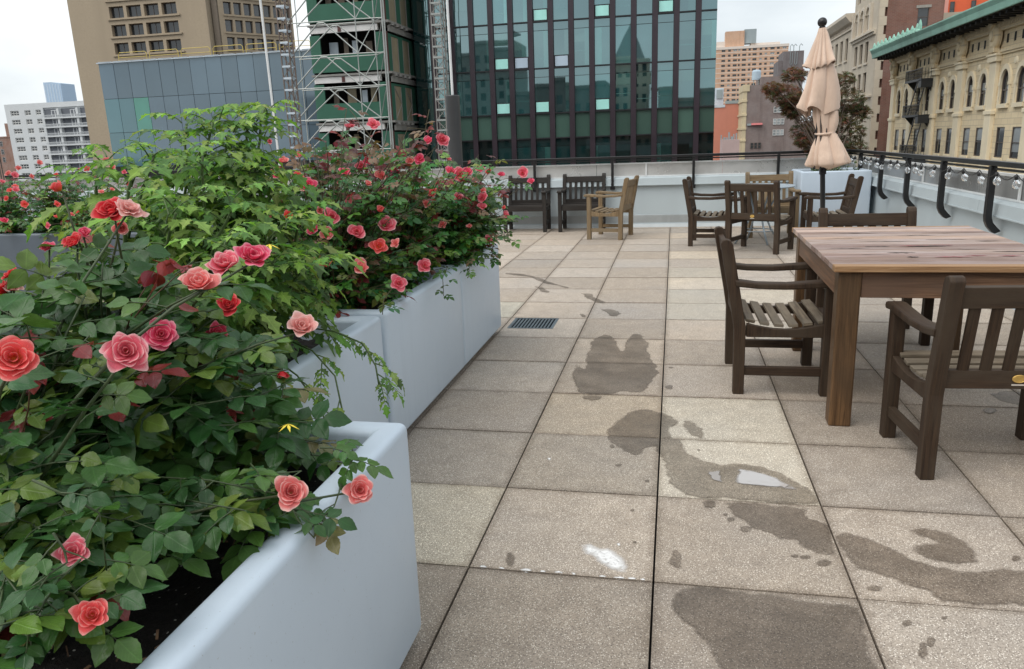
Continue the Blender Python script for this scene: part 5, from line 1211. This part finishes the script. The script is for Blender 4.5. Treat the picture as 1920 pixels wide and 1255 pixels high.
def compound(LV,st,r,p,d,n,size,col,nl=5,stemr=.0012):
    """one rose leaf: leaflets in pairs along a stalk"""
    d=nrm(d); y=nrm(np.cross(n,d)); n=nrm(np.cross(d,y)); L=size*(1.15 if nl==5 else 1.6)
    e=p+d*L-np.array((0,0,.15*L))
    if st is not None: st.tube([p,(p+e)/2+n*.05*L,e],[stemr*1.3,stemr,stemr*.7],4,col=(1,1,1),cap=False)
    LV.add(e,d+n*-.1-np.array((0,0,.25)),nrm(n+rv(r)*.25),size*1.06,col)
    for k in range((nl-1)//2):
        f=(.80,.40,.12)[k] if nl==7 else (.74,.28)[k]; q=p+(e-p)*f
        for s in (-1,1):
            dd=nrm(d*.45+y*s*.95-np.array((0,0,.15))+rv(r)*.18); LV.add(q,dd,nrm(n+rv(r)*.32),size*(.98-.1*k)*r.uniform(.85,1.05),tuple(c*r.uniform(.88,1.12) for c in col))
def cane(st,r,a,b,r0,r1,n=7,arch=.12,col=(1,1,1)):
    a=np.array(a);b=np.array(b); pts=[]; side=rv(r)*.04
    for k in range(n+1):
        t=k/n; p=a+(b-a)*np.array((t**1.25,t**1.25,t**.85)); p=p+np.array((0,0,arch*math.sin(pi*t)*np.linalg.norm((b-a)[:2])))+side*math.sin(pi*t)+rv(r)*.006*(0<k<n)
        pts.append(p)
    st.tube(pts,[r0+(r1-r0)*k/n for k in range(n+1)],6,col=col); return pts
# ---- blooms
def rosemat(name,mid,edge,base,deep):
    m,nt,N,L,bs=nodes(name); out=N['Material Output']
    uv=N.new('ShaderNodeUVMap'); uv.uv_map='UVMap'; sp=N.new('ShaderNodeSeparateXYZ'); L.new(uv.outputs[0],sp.inputs[0])
    cr=N.new('ShaderNodeValToRGB'); e=cr.color_ramp.elements; e[0].position=.0; e[0].color=(*base,1); e[1].position=1.; e[1].color=(*edge,1)
    for p,c in ((.30,deep),(.60,mid),(.80,mid)): x=cr.color_ramp.elements.new(p); x.color=(*c,1)
    L.new(sp.outputs[1],cr.inputs[0]); tc=N.new('ShaderNodeTexCoord')
    c=mixrgb(N,L,cr.outputs[0],ramp(N,L,noise(N,L,tc.outputs['Object'],18,3),.3,.7,.88,1.1),1.,'MULTIPLY')
    L.new(c,bs.inputs['Base Color']); bs.inputs['Roughness'].default_value=.55; bs.inputs['Specular IOR Level'].default_value=.25; bs.inputs['Sheen Weight'].default_value=.15
    w=noise(N,L,scalevec(N,L,uv.outputs[0],(22,1.5,1)),1.,3); bump(N,L,w,.45,.003,bs)
    tr=N.new('ShaderNodeBsdfTranslucent'); L.new(c,tr.inputs[0]); ms=N.new('ShaderNodeMixShader'); ms.inputs[0].default_value=.36
    L.new(bs.outputs[0],ms.inputs[1]); L.new(tr.outputs[0],ms.inputs[2]); L.new(ms.outputs[0],out.inputs[0]); return m
ROSE={'red':rosemat('rose_coral_red',(.74,.028,.042),(.88,.24,.22),(.60,.16,.03),(.66,.018,.03)),
 'hot':rosemat('rose_hot_pink',(.82,.075,.175),(.93,.42,.48),(.72,.30,.14),(.80,.05,.12)),
 'pink':rosemat('rose_pink',(.84,.165,.225),(.95,.58,.58),(.76,.32,.16),(.78,.075,.13)),
 'salmon':rosemat('rose_salmon',(.86,.235,.225),(.95,.63,.57),(.80,.38,.18),(.80,.12,.12)),
 'pale':rosemat('rose_pale_peach',(.88,.44,.40),(.94,.70,.65),(.88,.68,.42),(.88,.36,.32)),
 'orange':rosemat('rose_coral_orange',(.86,.105,.105),(.93,.38,.34),(.88,.34,.05),(.78,.10,.03))}
RMAX={}
def rose_mesh(name,seed,npet,openness,res,core=.10):
    r=random.Random(seed); g=MB()
    for i in range(npet):
        f=(i+.5)/npet; th=i*2.39996+r.uniform(-.28,.28)
        phi=R(3+openness*f**.95+r.uniform(-11,11)); h=.58+.38*f+r.uniform(-.10,.10); hw=.40+.46*f; r0=core*(.4+f*.9); bulge=.20+.16*f
        curl=(.04+.34*f*f)*r.uniform(.5,1.4); ph=r.uniform(0,6); wav=.03+.075*f; tip=r.uniform(.0,.10)*f; skew=r.uniform(-.12,.12)
        vs=[];uvs=[];n=res;mm=res
        for a in range(n+1):
            t=a/n
            for b in range(mm+1):
                s_=-1+2*b/mm
                tt=t*(1-.22*abs(s_)**2.2*(t**2)+tip*math.exp(-(s_*5)**2)*t)
                rho=r0*min(1,t*4)+h*(math.sin(phi)*tt+bulge*math.sin(pi*min(tt,1)*.85)*.6)+curl*max(0,tt-.60)**1.4*1.9
                z=h*(math.cos(phi)*tt)-curl*1.2*max(0,tt-.74)**1.2+wav*math.sin(4.2*s_+ph)*t*t+skew*s_*t*f
                sp_=min(2.0,hw*(math.sin(pi*min(1,.16+.56*t)))**.75/(rho+.12)); az=th+s_*sp_
                rr=rho*(1+.06*s_*(1 if i%2 else -1)+.7*wav*math.sin(3*s_+ph*1.7)*t)
                vs.append((rr*cos(az),rr*sin(az),z)); uvs.append((s_,t))
        fs=[(a*(mm+1)+b,a*(mm+1)+b+1,(a+1)*(mm+1)+b+1,(a+1)*(mm+1)+b) for a in range(n) for b in range(mm)]
        bb=len(g.v); g.v+=vs
        for q in fs: g.f.append([bb+x for x in q]); g.uv+=[uvs[x] for x in q]; g.c+=[(1,1,1)]*4; g.m.append(0)
    # green hip and sepals
    g.lathe([(.02,-.28),(.09,-.24),(.13,-.12),(.12,.0),(.05,.03)],8,mi=1,col=(1,1,1))
    for k in range(5):
        a=tau*k/5; c=lambda r_,w,z:(r_*cos(a+w),r_*sin(a+w),z); g.face([c(.1,-.3,-.02),c(.1,.3,-.02),c(.45,.12,-.10),c(.62,0,-.18)][:4],mi=1)
    o=g.build(name,[ROSE['pink'],M_STEM],None,smooth=True); me=o.data; bpy.data.objects.remove(o)
    RMAX[me.name]=.93*max(math.hypot(v.co.x,v.co.y) for v in me.vertices); return me
RM={'open':[rose_mesh('bloom',1,25,78,9),rose_mesh('bloom',2,22,72,9),rose_mesh('bloom',3,28,82,9)],'half':[rose_mesh('bloom',4,19,52,9),rose_mesh('bloom',5,21,60,9),rose_mesh('bloom',15,18,48,9)],
    'bud':[rose_mesh('bloom',6,9,20,7,.05)],'small':[rose_mesh('bloom',7,12,76,5),rose_mesh('bloom',8,11,66,5),rose_mesh('bloom',9,10,55,5)],'smallbud':[rose_mesh('bloom',10,8,24,3,.05)]}
def bloom(parent,me,colr,pos,axis,rad,spin,label=None,name='bloom'):
    o=bpy.data.objects.new(name,me); COL.objects.link(o); o.parent=parent
    o.material_slots[0].link='OBJECT'; o.material_slots[0].material=ROSE[colr]
    q=Vector(axis).to_track_quat('Z','Y'); M=q.to_matrix().to_4x4() @ Matrix.Rotation(spin,4,'Z')
    base=Vector(parent.location); M.translation=Vector(pos)-base; s=rad/RMAX[me.name]
    o.matrix_local=M @ Matrix.Scale(s,4)
    if label: o['label']=label
    return o
CAMP=np.array((0,0,CAM_H))
def hub(name,label,cat,loc,group=None): return thing(name,label,cat,loc,0,group)
class Plant:
    def __init__(s,name,label,cat,loc,tpl,seed,group=None):
        s.r=random.Random(seed); s.t=hub(name,label,cat,loc,group); s.o=np.array(loc); s.L=Leaves(tpl); s.st=MB()
    def finish(s,leafm,stemm=M_STEM):
        for k in range(len(s.L.p)): s.L.p[k]=np.array(s.L.p[k])-s.o
        s.L.build('foliage',leafm,s.t)
        if s.st.v:
            s.st.v=[tuple(np.array(v)-s.o) for v in s.st.v]; s.st.build('stems',stemm,s.t,smooth=True)
def rose_leaves(P,pts,size,colf,start=.25,step=1,per=2,nl=5,stems=True,updown=.35,drop=.25):
    r=P.r; n=len(pts)-1; az=r.uniform(0,tau)
    for k in range(1,n+1):
        if k/n<start: continue
        for q in range(per):
            f=r.random(); p=pts[k-1]+(pts[k]-pts[k-1])*f; t=nrm(pts[k]-pts[k-1]); az+=2.4+r.uniform(-.4,.4)
            out=np.array((cos(az),sin(az),r.uniform(-drop,updown))); d=nrm(out*.9+t*.35)
            nn=nrm(np.array((0,0,1.))*.75+out*.35+nrm(CAMP-p)*.25+rv(r)*.35)
            compound(P.L,P.st if stems else None,r,p,d,nn,size*r.uniform(.72,1.15),colf(r,p,k/n),nl if r.random()<.8 else 3)
# ---- the near bush
NB=Plant('rose_bush','big-leaved rose bush with coral and pink blooms in the nearest pale blue planter','rose bush',(-1.3,1.25,.57),TPL_NEAR,31,'rose bushes in the planters')
def ncol(r,p,f):
    k=r.random()
    if k<.035: return r.choice(RED_N)
    if k<.07: return (.14,.20,.045)
    if k<.09: return (.19,.17,.075)
    return r.choice(GREEN_A)
# px,py,r_px,colour,kind,axis(side,up,toward)
near=[(205,390,31,'red','half',(-.3,.55,.7)),(244,384,31,'pale','open',(.35,.75,.35)),(372,527,35,'salmon','half',(0,.8,.5)),(420,491,31,'pink','half',(-.2,.75,.55)),(476,476,34,'hot','half',(.25,.75,.5)),
(428,570,23,'red','half',(0,.5,.75)),(303,624,33,'hot','open',(.15,.4,.85)),(235,656,42,'pink','open',(-.1,.25,.95)),(24,668,46,'orange','open',(-.1,.35,.9)),(567,609,30,'pale','half',(.1,.7,.6)),
(547,921,34,'salmon','half',(.15,.3,.9)),(676,918,29,'salmon','open',(.15,.15,.95)),(134,1033,33,'pink','open',(-.1,.35,.9)),(173,1150,36,'orange','open',(.1,.45,.85)),(136,452,21,'red','half',(-.4,.5,.5)),(88,463,13,'hot','half',(-.3,.5,.6)),
(14,512,18,'red','half',(-.5,.5,.3)),(22,536,18,'pale','half',(.2,.7,.3)),(408,622,22,'hot','half',(.3,.3,.4)),(225,425,14,'salmon','bud',(.1,-.3,.8)),(110,354,14,'orange','bud',(-.6,.65,.2)),(8,545,16,'red','bud',(-.5,.5,.3)),(158,440,12,'hot','bud',(.2,.7,.4)),(527,700,13,'red','bud',(.1,-.8,.4))]
nlab={0:'deep coral red bloom beside the pale peach one',1:'pale peach bloom at the top of the bush',8:'large coral bloom cut by the left edge',11:'salmon bloom hanging over the planter rim',13:'coral-orange bloom lowest of all'}
NR=NB.r; clear=[]
roots=[np.array((NR.uniform(-1.62,-1.05),NR.uniform(.95,1.55),.56)) for _ in range(9)]
def root_for(p): return min(roots,key=lambda q:np.linalg.norm((q-p)[:2])+NR.uniform(0,.25))
for k,(px,py,rp,c,kind,ax) in enumerate(near):
    rad=.036 if kind!='bud' else .026
    if rp<25 and kind!='bud': rad=.030
    D=min(1.95,max(1.02,1431.6*rad/rp))
    if py<470 or px<100: D=min(D,1.75)
    D={547:1.42,676:1.58,134:1.13,173:1.03}.get(px,D)
    rad=rp*D/1431.6; p=at(px,py,D)
    side=np.array(_r);tow=nrm(CAMP-p); axis=nrm(side*ax[0]+np.array((0,0,1.))*ax[1]+tow*ax[2])
    me=NR.choice(RM[kind]); bloom(NB.t,me,c,p-axis*rad*.45,axis,rad*1.1,NR.uniform(0,6),nlab.get(k))
    clear += [(p+tow*rad*q,rad*1.45) for q in (.9,2.6,4.2)]
    b=p-axis*rad*.7; a=root_for(p); pts=cane(NB.st,NR,a,b,.0055,.0022,8,.10,(1.0,.8,.75) if NR.random()<.5 else (1,1,1))
    rose_leaves(NB,pts[:-1],.052,ncol,.3,per=2,nl=5)
def tips(n,c,rad,r,zmin=.60):
    o=[]
    while len(o)<n:
        v=rv(r); s=r.uniform(.45,1.0)**.6; p=np.array(c)+v*np.array(rad)*s
        if p[2]>zmin: o.append(p)
    return o
for p in tips(80,(-1.40,1.34,.86),(.52,.46,.33),NR)+tips(46,(-1.30,1.48,1.0),(.42,.30,.20),NR,.8)+tips(30,(-1.10,1.50,.78),(.30,.30,.22),NR)+tips(26,(-1.33,1.02,.70),(.36,.30,.17),NR,.58)+tips(10,(-.98,1.58,.68),(.22,.18,.12),NR):
    a=root_for(p); pts=cane(NB.st,NR,a,p,.0045,.0016,7,.12); rose_leaves(NB,pts,.054 if NR.random()<.6 else .068,ncol,.28,per=2,nl=5,drop=.5)
lowc=[at(px,py,D) for px,py,D in [(60,1010,1.22),(120,960,1.25),(200,1010,1.26),(280,1000,1.32),(420,960,1.4),(470,960,1.45),(520,930,1.5),(160,1080,1.18),(60,1100,1.13),(110,1180,1.06),(200,1140,1.12),(30,1180,1.03),(330,960,1.38),(400,930,1.45),(250,930,1.35),(560,880,1.6),(140,900,1.3),(40,930,1.2),(90,1050,1.15)]]
for p in lowc:
    for q in range(2):
        e=p+rv(NR)*.05; e[2]=max(e[2],.60); pts=cane(NB.st,NR,root_for(e),e,.003,.0014,6,.10); rose_leaves(NB,pts,.052,ncol,.45,per=2,nl=5,drop=.3)
# sprays that hang over the rim beside the low salmon blooms
for q in [((640,905,1.66),(560,1010,1.48)),((560,960,1.5),(590,1010,1.47)),((470,870,1.5),(610,990,1.5)),((600,840,1.62),(655,870,1.66)),((100,1000,1.05),(60,1100,1.0)),((60,900,1.05),(200,1070,1.12)),((150,1050,1.05),(60,1220,1.02))]:
    pts=cane(NB.st,NR,at(*q[0]),at(*q[1]),.002,.0012,4,.05); rose_leaves(NB,pts,.040,ncol,.0,per=1,nl=5,drop=.7)
for q in [(290,510,1.6),(320,490,1.65),(60,680,1.25),(350,500,1.7)]:  # dark red new shoots
    p=at(*q); pts=cane(NB.st,NR,root_for(p),p,.003,.001,6,.05,(1.5,.4,.4)); 
    for z in range(5): NB.L.add(p+rv(NR)*.008,nrm(rv(NR)+np.array((0,0,-.6))),rv(NR),.045,NR.choice(RED_N))
keep=[k for k in range(len(NB.L.p)) if all(np.linalg.norm(np.array(NB.L.p[k])-c)>rd for c,rd in clear)]
for nm in 'pxnsc': setattr(NB.L,nm,[getattr(NB.L,nm)[k] for k in keep])
NB.finish(M_LEAF)
# one yellow leaf deep in the bush, dry leaves and straw on the soil
# ---- tomato plants
TG=[(.165,.290,.058),(.13,.24,.052),(.09,.185,.046),(.21,.335,.07),(.07,.145,.042),(.26,.37,.095)]
TB=Plant('tomato_plant','tall sprawling tomato plant with bright green lobed leaves in the second planter','tomato plant',(-1.8,2.45,.56),TPL_TOM,77)
r=TB.r
def tom_leaf(P,p,d,size,bright):
    r=P.r; d=nrm(d); n=10; pts=[p]; q=p.copy(); dd=d.copy()
    for k in range(7):
        dd=nrm(dd+np.array((0,0,-.17))+rv(r)*.06); q=q+dd*size/7; pts.append(q)
    P.st.tube(pts,[.0028-.0003*k for k in range(8)],5,col=(1.6,1.7,1.3),cap=False)
    side=nrm(np.cross(d,(0,0,1))); 
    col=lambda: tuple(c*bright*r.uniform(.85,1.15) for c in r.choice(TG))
    for k in range(2,8):
        s_=size*.37*(1.05-.07*abs(k-4))
        for s in (-1,1):
            if k==7: continue
            x=nrm(side*s*.9+nrm(pts[k]-pts[k-1])*.55+np.array((0,0,-.30))+rv(r)*.15)
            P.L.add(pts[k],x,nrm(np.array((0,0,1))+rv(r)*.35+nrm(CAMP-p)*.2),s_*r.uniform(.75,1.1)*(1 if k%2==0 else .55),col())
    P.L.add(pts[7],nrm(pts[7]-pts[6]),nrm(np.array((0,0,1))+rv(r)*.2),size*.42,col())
stems=[((-1.9,2.2,.56),at(290,290,2.55),12),((-1.7,2.4,.56),at(430,245,2.7),13),((-1.6,2.5,.56),at(495,205,2.85),14),((-1.6,2.3,.56),at(380,290,2.45),12),((-1.75,2.15,.56),at(250,320,2.3),10),((-1.6,2.6,.56),at(510,330,2.7),11),
 ((-1.6,2.2,.56),at(440,380,2.35),10),((-1.55,2.4,.56),at(530,420,2.45),10),((-1.9,2.5,.56),at(350,232,2.8),13),((-1.7,2.1,.56),at(330,400,2.2),9),((-2.0,2.3,.56),at(190,300,2.5),9),((-1.5,2.7,.56),at(560,400,2.75),9),((-1.75,2.6,.56),at(450,290,2.7),12),((-1.55,2.2,.56),at(430,470,2.15),8),((-1.6,2.05,.56),at(390,540,2.05),7),((-1.5,2.35,.56),at(520,500,2.35),8),((-1.8,2.4,.56),at(400,225,2.75),13),((-1.65,2.55,.56),at(465,225,2.8),13),((-1.5,2.5,.56),at(570,500,2.5),8)]
for a,b,n in stems:
    pts=cane(TB.st,r,a,b,.009,.004,n,.03,(1.5,1.6,1.3)); az=r.uniform(0,6)
    for k in range(2,n+1):
        az+=2.4; f=k/n
        for q in range(3 if f>.45 else 2):
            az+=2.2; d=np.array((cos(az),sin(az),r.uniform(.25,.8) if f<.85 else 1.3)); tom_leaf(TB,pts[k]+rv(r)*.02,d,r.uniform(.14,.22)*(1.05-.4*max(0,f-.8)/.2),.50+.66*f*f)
# vines that trail over the rim
for path in ([(-1.42,2.45,.74),(-1.22,2.36,.70),(-1.13,2.33,.62),(-1.10,2.30,.50),(-1.085,2.27,.36)],[(-1.40,2.50,.76),(-1.20,2.5,.735),(-1.08,2.47,.70),(-1.02,2.43,.63),(-1.0,2.40,.56)],[(-1.38,2.3,.72),(-1.2,2.2,.66),(-1.1,2.15,.56),(-1.04,2.1,.42)],[(-1.35,2.15,.70),(-1.16,2.03,.62),(-1.05,1.96,.50),(-.99,1.93,.42)]):
    pts=[np.array(p) for p in path]; TB.st.tube(pts,.0032,5,col=(1.5,1.6,1.2))
    for k in range(1,len(pts)):
        for q in range(2):
            az=r.uniform(-1.6,1.6); p=pts[k-1]+(pts[k]-pts[k-1])*r.random(); tom_leaf(TB,p,np.array((cos(az),sin(az)*.8,-.15)),r.uniform(.10,.15),.95)
M_YF,_a,_N,_L,_b=nodes('yellow_tomato_flower'); _b.inputs['Base Color'].default_value=(.80,.62,.05,1)
for q in [(505,458,1.75),(540,795,1.62)]:
    g=MB(); p=at(*q)-TB.o
    for k in range(6):
        a=tau*k/6; c=lambda rr,w,z:(p[0]+rr*cos(a+w),p[1]+rr*sin(a+w)*.8,p[2]+z); g.face([c(0,0,0),c(.011,-.35,-.004),c(.026,0,-.012),c(.011,.35,-.004)])
    g.build('flower',M_YF,TB.t)
TB.finish(M_TOML)
# ---- rose bushes further off
def far_bush(label,loc,ell,roots,nc,seed,leaf,blooms,bronze=.25,cols=None,per=2,extra=()):
    P=Plant('rose_bush',label,'rose bush',loc,TPL_FAR,seed,'rose bushes in the planters'); r=P.r
    zt=max(c[2]+e[2] for c,e in ell)
    def cf(r,p,f):
        k=r.random(); hi=max(0,(p[2]-(zt-.40))/.4)
        if k<.05+.10*hi: return r.choice(RED_N)
        if k<(.05+bronze*(.25+hi)): return r.choice(BRONZE)
        return tuple(c*r.uniform(1.0,1.7) for c in r.choice(GREEN_A))
    T_=[]
    for (c,e),n in zip(ell,nc): T_+=tips(n,c,e,r,.62)
    for p in T_:
        a=min(roots,key=lambda q:np.linalg.norm((np.array(q)-p)[:2])+r.uniform(0,.3)); pts=cane(P.st,r,a,p,.005,.0016,7,.08,(1.1,.7,.6)); rose_leaves(P,pts,leaf,cf,.25,per=per,nl=5,stems=False,drop=.4)
    for (px,py,D,rad,c) in blooms:
        p=at(px,py,D); tow=nrm(CAMP-p); ax=nrm(tow*.8+np.array((0,0,.55))+rv(r)*.35)
        if c=='red' or (c=='hot' and r.random()<.35): c=r.choice(('pink','salmon','orange'))
        kind='small' if rad>.017 else 'smallbud'
        rad*=1.5; bloom(P.t,r.choice(RM[kind]),c,p-ax*rad*.4,ax,rad,r.uniform(0,6))
        a=min(roots,key=lambda q:np.linalg.norm((np.array(q)-p)[:2])+r.uniform(0,.4)); pts=cane(P.st,r,a,p-ax*rad*.6,.004,.0015,7,.05,(1.2,.6,.5)); rose_leaves(P,pts[:-1],leaf,cf,.35,per=1,nl=5,stems=False)
    for path,n in extra:
        pts=[at(*q) for q in path]; P.st.tube([np.array(min(roots,key=lambda q:np.linalg.norm((np.array(q)-pts[0])[:2])))]+pts,.0018,5,col=(1.2,.6,.5))
        fine=[pts[0]+(pts[-1]-pts[0])*k/6 for k in range(7)]
        rose_leaves(P,fine,leaf*.9,(lambda r,p,f: r.choice(RED_N+BRONZE)) if n else cf,.1,per=1,nl=5,stems=False)
    P.finish(M_LEAF); return P
bl_c=[(700,230,3.55,.026,'pink'),(523,323,3.5,.028,'hot'),(580,345,3.4,.030,'hot'),(540,405,3.3,.022,'orange'),(622,406,3.3,.028,'pink'),(668,433,3.3,.029,'red'),(724,419,3.5,.034,'pink'),(711,460,3.35,.030,'orange'),(677,499,3.15,.032,'red'),(607,490,3.05,.028,'red'),(748,530,3.25,.030,'pink'),(797,497,3.6,.028,'pink'),(647,319,3.5,.022,'hot'),(600,395,3.4,.016,'red'),(713,328,3.6,.022,'hot'),(787,297,3.7,.022,'hot'),(803,262,3.75,.021,'hot'),(830,260,3.8,.028,'pink'),(768,300,3.7,.018,'salmon'),(740,322,3.6,.02,'hot'),(690,300,3.6,.018,'hot'),(560,290,3.55,.018,'hot'),(655,235,3.6,.018,'red'),(676,310,3.6,.02,'pink'),(800,380,3.9,.018,'hot'),(810,360,3.9,.02,'orange'),(584,430,3.2,.02,'hot'),(612,438,3.2,.024,'salmon'),(530,300,3.5,.018,'salmon'),(740,455,3.4,.018,'salmon'),(640,340,3.5,.018,'salmon'),(690,345,3.5,.016,'hot'),(715,395,3.5,.016,'red'),(505,265,3.5,.012,'hot'),(560,330,3.4,.02,'orange')]
bl_d=[(862,325,4.6,.036,'pink'),(858,370,4.5,.026,'pink'),(845,318,4.6,.028,'hot'),(877,322,4.6,.024,'hot'),(901,315,4.9,.022,'hot'),(915,322,4.9,.018,'red'),(940,327,5.0,.020,'hot'),(903,370,4.6,.028,'hot'),(905,386,4.6,.022,'pink'),(980,324,5.0,.030,'pink'),(996,339,5.0,.018,'hot'),(949,402,4.8,.022,'pink'),(944,391,4.8,.012,'red'),(915,447,4.7,.024,'pink'),(805,380,4.3,.020,'hot'),(830,420,4.3,.02,'salmon'),(880,425,4.5,.016,'salmon'),(820,345,4.4,.018,'hot'),(905,358,4.7,.018,'red'),(890,340,4.7,.016,'salmon'),(842,300,4.7,.016,'pink')]
far_bush('rose bush with many small pink blooms and reddish shoots in the third planter',(-1.85,3.75,.56),[((-1.70,3.72,.92),(.60,.74,.42)),((-1.58,3.50,.76),(.40,.58,.24)),((-1.55,3.75,1.22),(.50,.66,.24))],[(-2.1,3.4,.56),(-1.7,3.5,.56),(-1.9,3.9,.56),(-1.55,4.1,.56),(-1.6,3.3,.56)],[130,90,140],41,.042,bl_c,.42,
  extra=[([(720,300,3.6),(690,250,3.6),(655,205,3.6)],1),([(790,290,3.8),(800,230,3.8),(805,205,3.8)],1),([(740,300,3.7),(765,240,3.7),(820,245,3.75)],1),([(640,330,3.5),(640,260,3.5),(650,205,3.55)],1)])
far_bush('rose bush reaching over the planter edge towards the dark armchairs by the far parapet',(-1.75,4.85,.56),[((-1.60,4.80,.92),(.58,.66,.36)),((-1.30,4.75,.86),(.36,.58,.28)),((-1.42,4.7,1.16),(.46,.60,.22))],[(-2.0,4.7,.56),(-1.6,4.7,.56),(-1.8,5.1,.56),(-1.5,5.1,.56)],[120,95,80],43,.044,bl_d,.28,
  extra=[([(900,400,4.7),(930,430,4.7),(922,480,4.7)],0),([(890,470,4.4),(880,500,4.3),(878,520,4.25)],0),([(840,500,4.0),(830,520,3.95),(832,555,3.9)],0),([(900,350,4.8),(950,335,4.95),(995,345,5.0)],0),([(900,360,4.7),(930,400,4.75),(945,410,4.8)],0),([(760,510,3.5),(720,560,3.15),(717,590,3.1)],0)])
rr=random.Random(5)
bl_e=[(28,328,7.6,.03,'pink'),(35,315,7.9,.022,'hot'),(15,325,7.8,.025,'salmon'),(28,348,7.3,.025,'hot'),(60,330,7.8,.02,'salmon'),(46,382,6.9,.028,'orange'),(108,382,6.9,.024,'hot'),(30,355,7.2,.025,'pink'),(18,356,7.2,.02,'hot'),(8,413,6.7,.026,'hot'),(107,406,6.7,.02,'orange'),(88,422,6.6,.022,'pink'),(145,395,6.7,.026,'orange'),(135,401,6.7,.018,'red'),(75,305,8.1,.024,'salmon'),(105,327,7.8,.018,'hot'),(163,316,7.9,.024,'orange'),(195,318,7.9,.02,'hot'),(200,300,8.1,.034,'salmon'),(210,315,7.9,.028,'salmon'),(232,322,7.7,.02,'hot'),(240,345,7.2,.018,'pink'),(190,358,7.1,.024,'salmon'),(210,355,7.1,.018,'salmon'),(282,345,7.1,.02,'orange'),(5,340,7.4,.02,'pink'),(150,320,7.9,.016,'hot'),(12,372,7,.02,'red')]
far_bush('dark-leaved rose bush with scattered small blooms in the darker blue planter at the left edge',(-6.6,6.95,.56),[((-7.0,6.95,.92),(1.0,.50,.34)),((-5.9,6.95,.90),(.95,.50,.34)),((-5.9,6.6,.74),(.8,.35,.16))],[(-7.5,6.9,.56),(-6.9,6.8,.56),(-6.3,7.0,.56),(-5.7,6.8,.56),(-5.2,7.0,.56)],[130,130,60],47,.05,bl_e,.16)
# ---- maple in the corner planter, small shrub at its foot
MP=Plant('maple_tree','small bronze-leaved maple growing in the tall pale blue corner planter','tree',(2.1,11.4,.745),TPL_PALM,53)
r=MP.r
MC=[(.145,.062,.034),(.115,.062,.030),(.085,.076,.030),(.062,.080,.030),(.175,.072,.040),(.10,.085,.032)]
clumps=[(1470,175,10.7,.20),(1450,165,10.5,.12),(1500,190,10.9,.22),(1520,215,11.1,.22),(1575,150,11.4,.18),(1585,185,11.5,.24),(1600,215,11.6,.22),(1560,230,11.4,.24),(1590,250,11.5,.22),(1510,245,11.0,.18),(1565,275,11.3,.20),(1600,275,11.4,.16),(1525,275,11.1,.14),(1490,140,10.9,.15),(1550,180,11.2,.2),(1610,205,11.6,.12),(1570,295,11.2,.16),(1505,265,10.9,.10),(1485,210,10.8,.12),(1540,150,11.2,.15),(1480,195,10.8,.14)]
base=np.array((2.1,11.4,.74))
for px,py,D,rad in clumps:
    c=at(px,py,D); pts=cane(MP.st,r,base+np.array((r.uniform(-.05,.05),r.uniform(-.05,.05),0)),c,.018,.004,8,.0)
    for k in range(7): e=c+rv(r)*rad*.9*np.array((1.1,1.1,.75)); MP.st.tube([pts[6]+(pts[8]-pts[6])*r.random(),(c+e)/2,e],[.004,.003,.0015],4)
    hi=(c[2]-1.0)/1.2
    for k in range(int(1500*rad)):
        v=rv(r); p=c+v*rad*np.array((1.2,1.2,.70))*r.uniform(.25,1.0)**.5
        col=MC[0 if r.random()<.35*hi else r.randrange(len(MC))] if px<1530 or r.random()<.4 else MC[r.choice((2,3,3,5,1))]
        MP.L.add(p,nrm(np.array((v[0],v[1],-.35))+rv(r)*.6),nrm(np.array((0,0,1))+rv(r)*.55),r.uniform(.045,.075),tuple(q*r.uniform(.75,1.25) for q in col))
MP.finish(M_MAPL,M_TWIG)
SH=Plant('shrub','low pale green shrub round the foot of the maple in the corner planter','shrub',(2.15,11.3,.745),TPL_FAR,59); r=SH.r
for k in range(26):
    a=np.array((r.uniform(1.85,2.4),r.uniform(11.05,11.7),.74)); b=a+np.array((r.uniform(-.14,.14),r.uniform(-.14,.1),r.uniform(.12,.34))); pts=cane(SH.st,r,a,b,.003,.0015,4,.02)
    for q in range(20):
        p=a+(b-a)*r.random(); SH.L.add(p,rv(r)+np.array((0,0,.2)),nrm(np.array((0,0,1))+rv(r)*.5),r.uniform(.03,.05),r.choice([(.16,.21,.10),(.09,.14,.05),(.30,.34,.24),(.06,.10,.04)]))
SH.finish(M_LEAF)
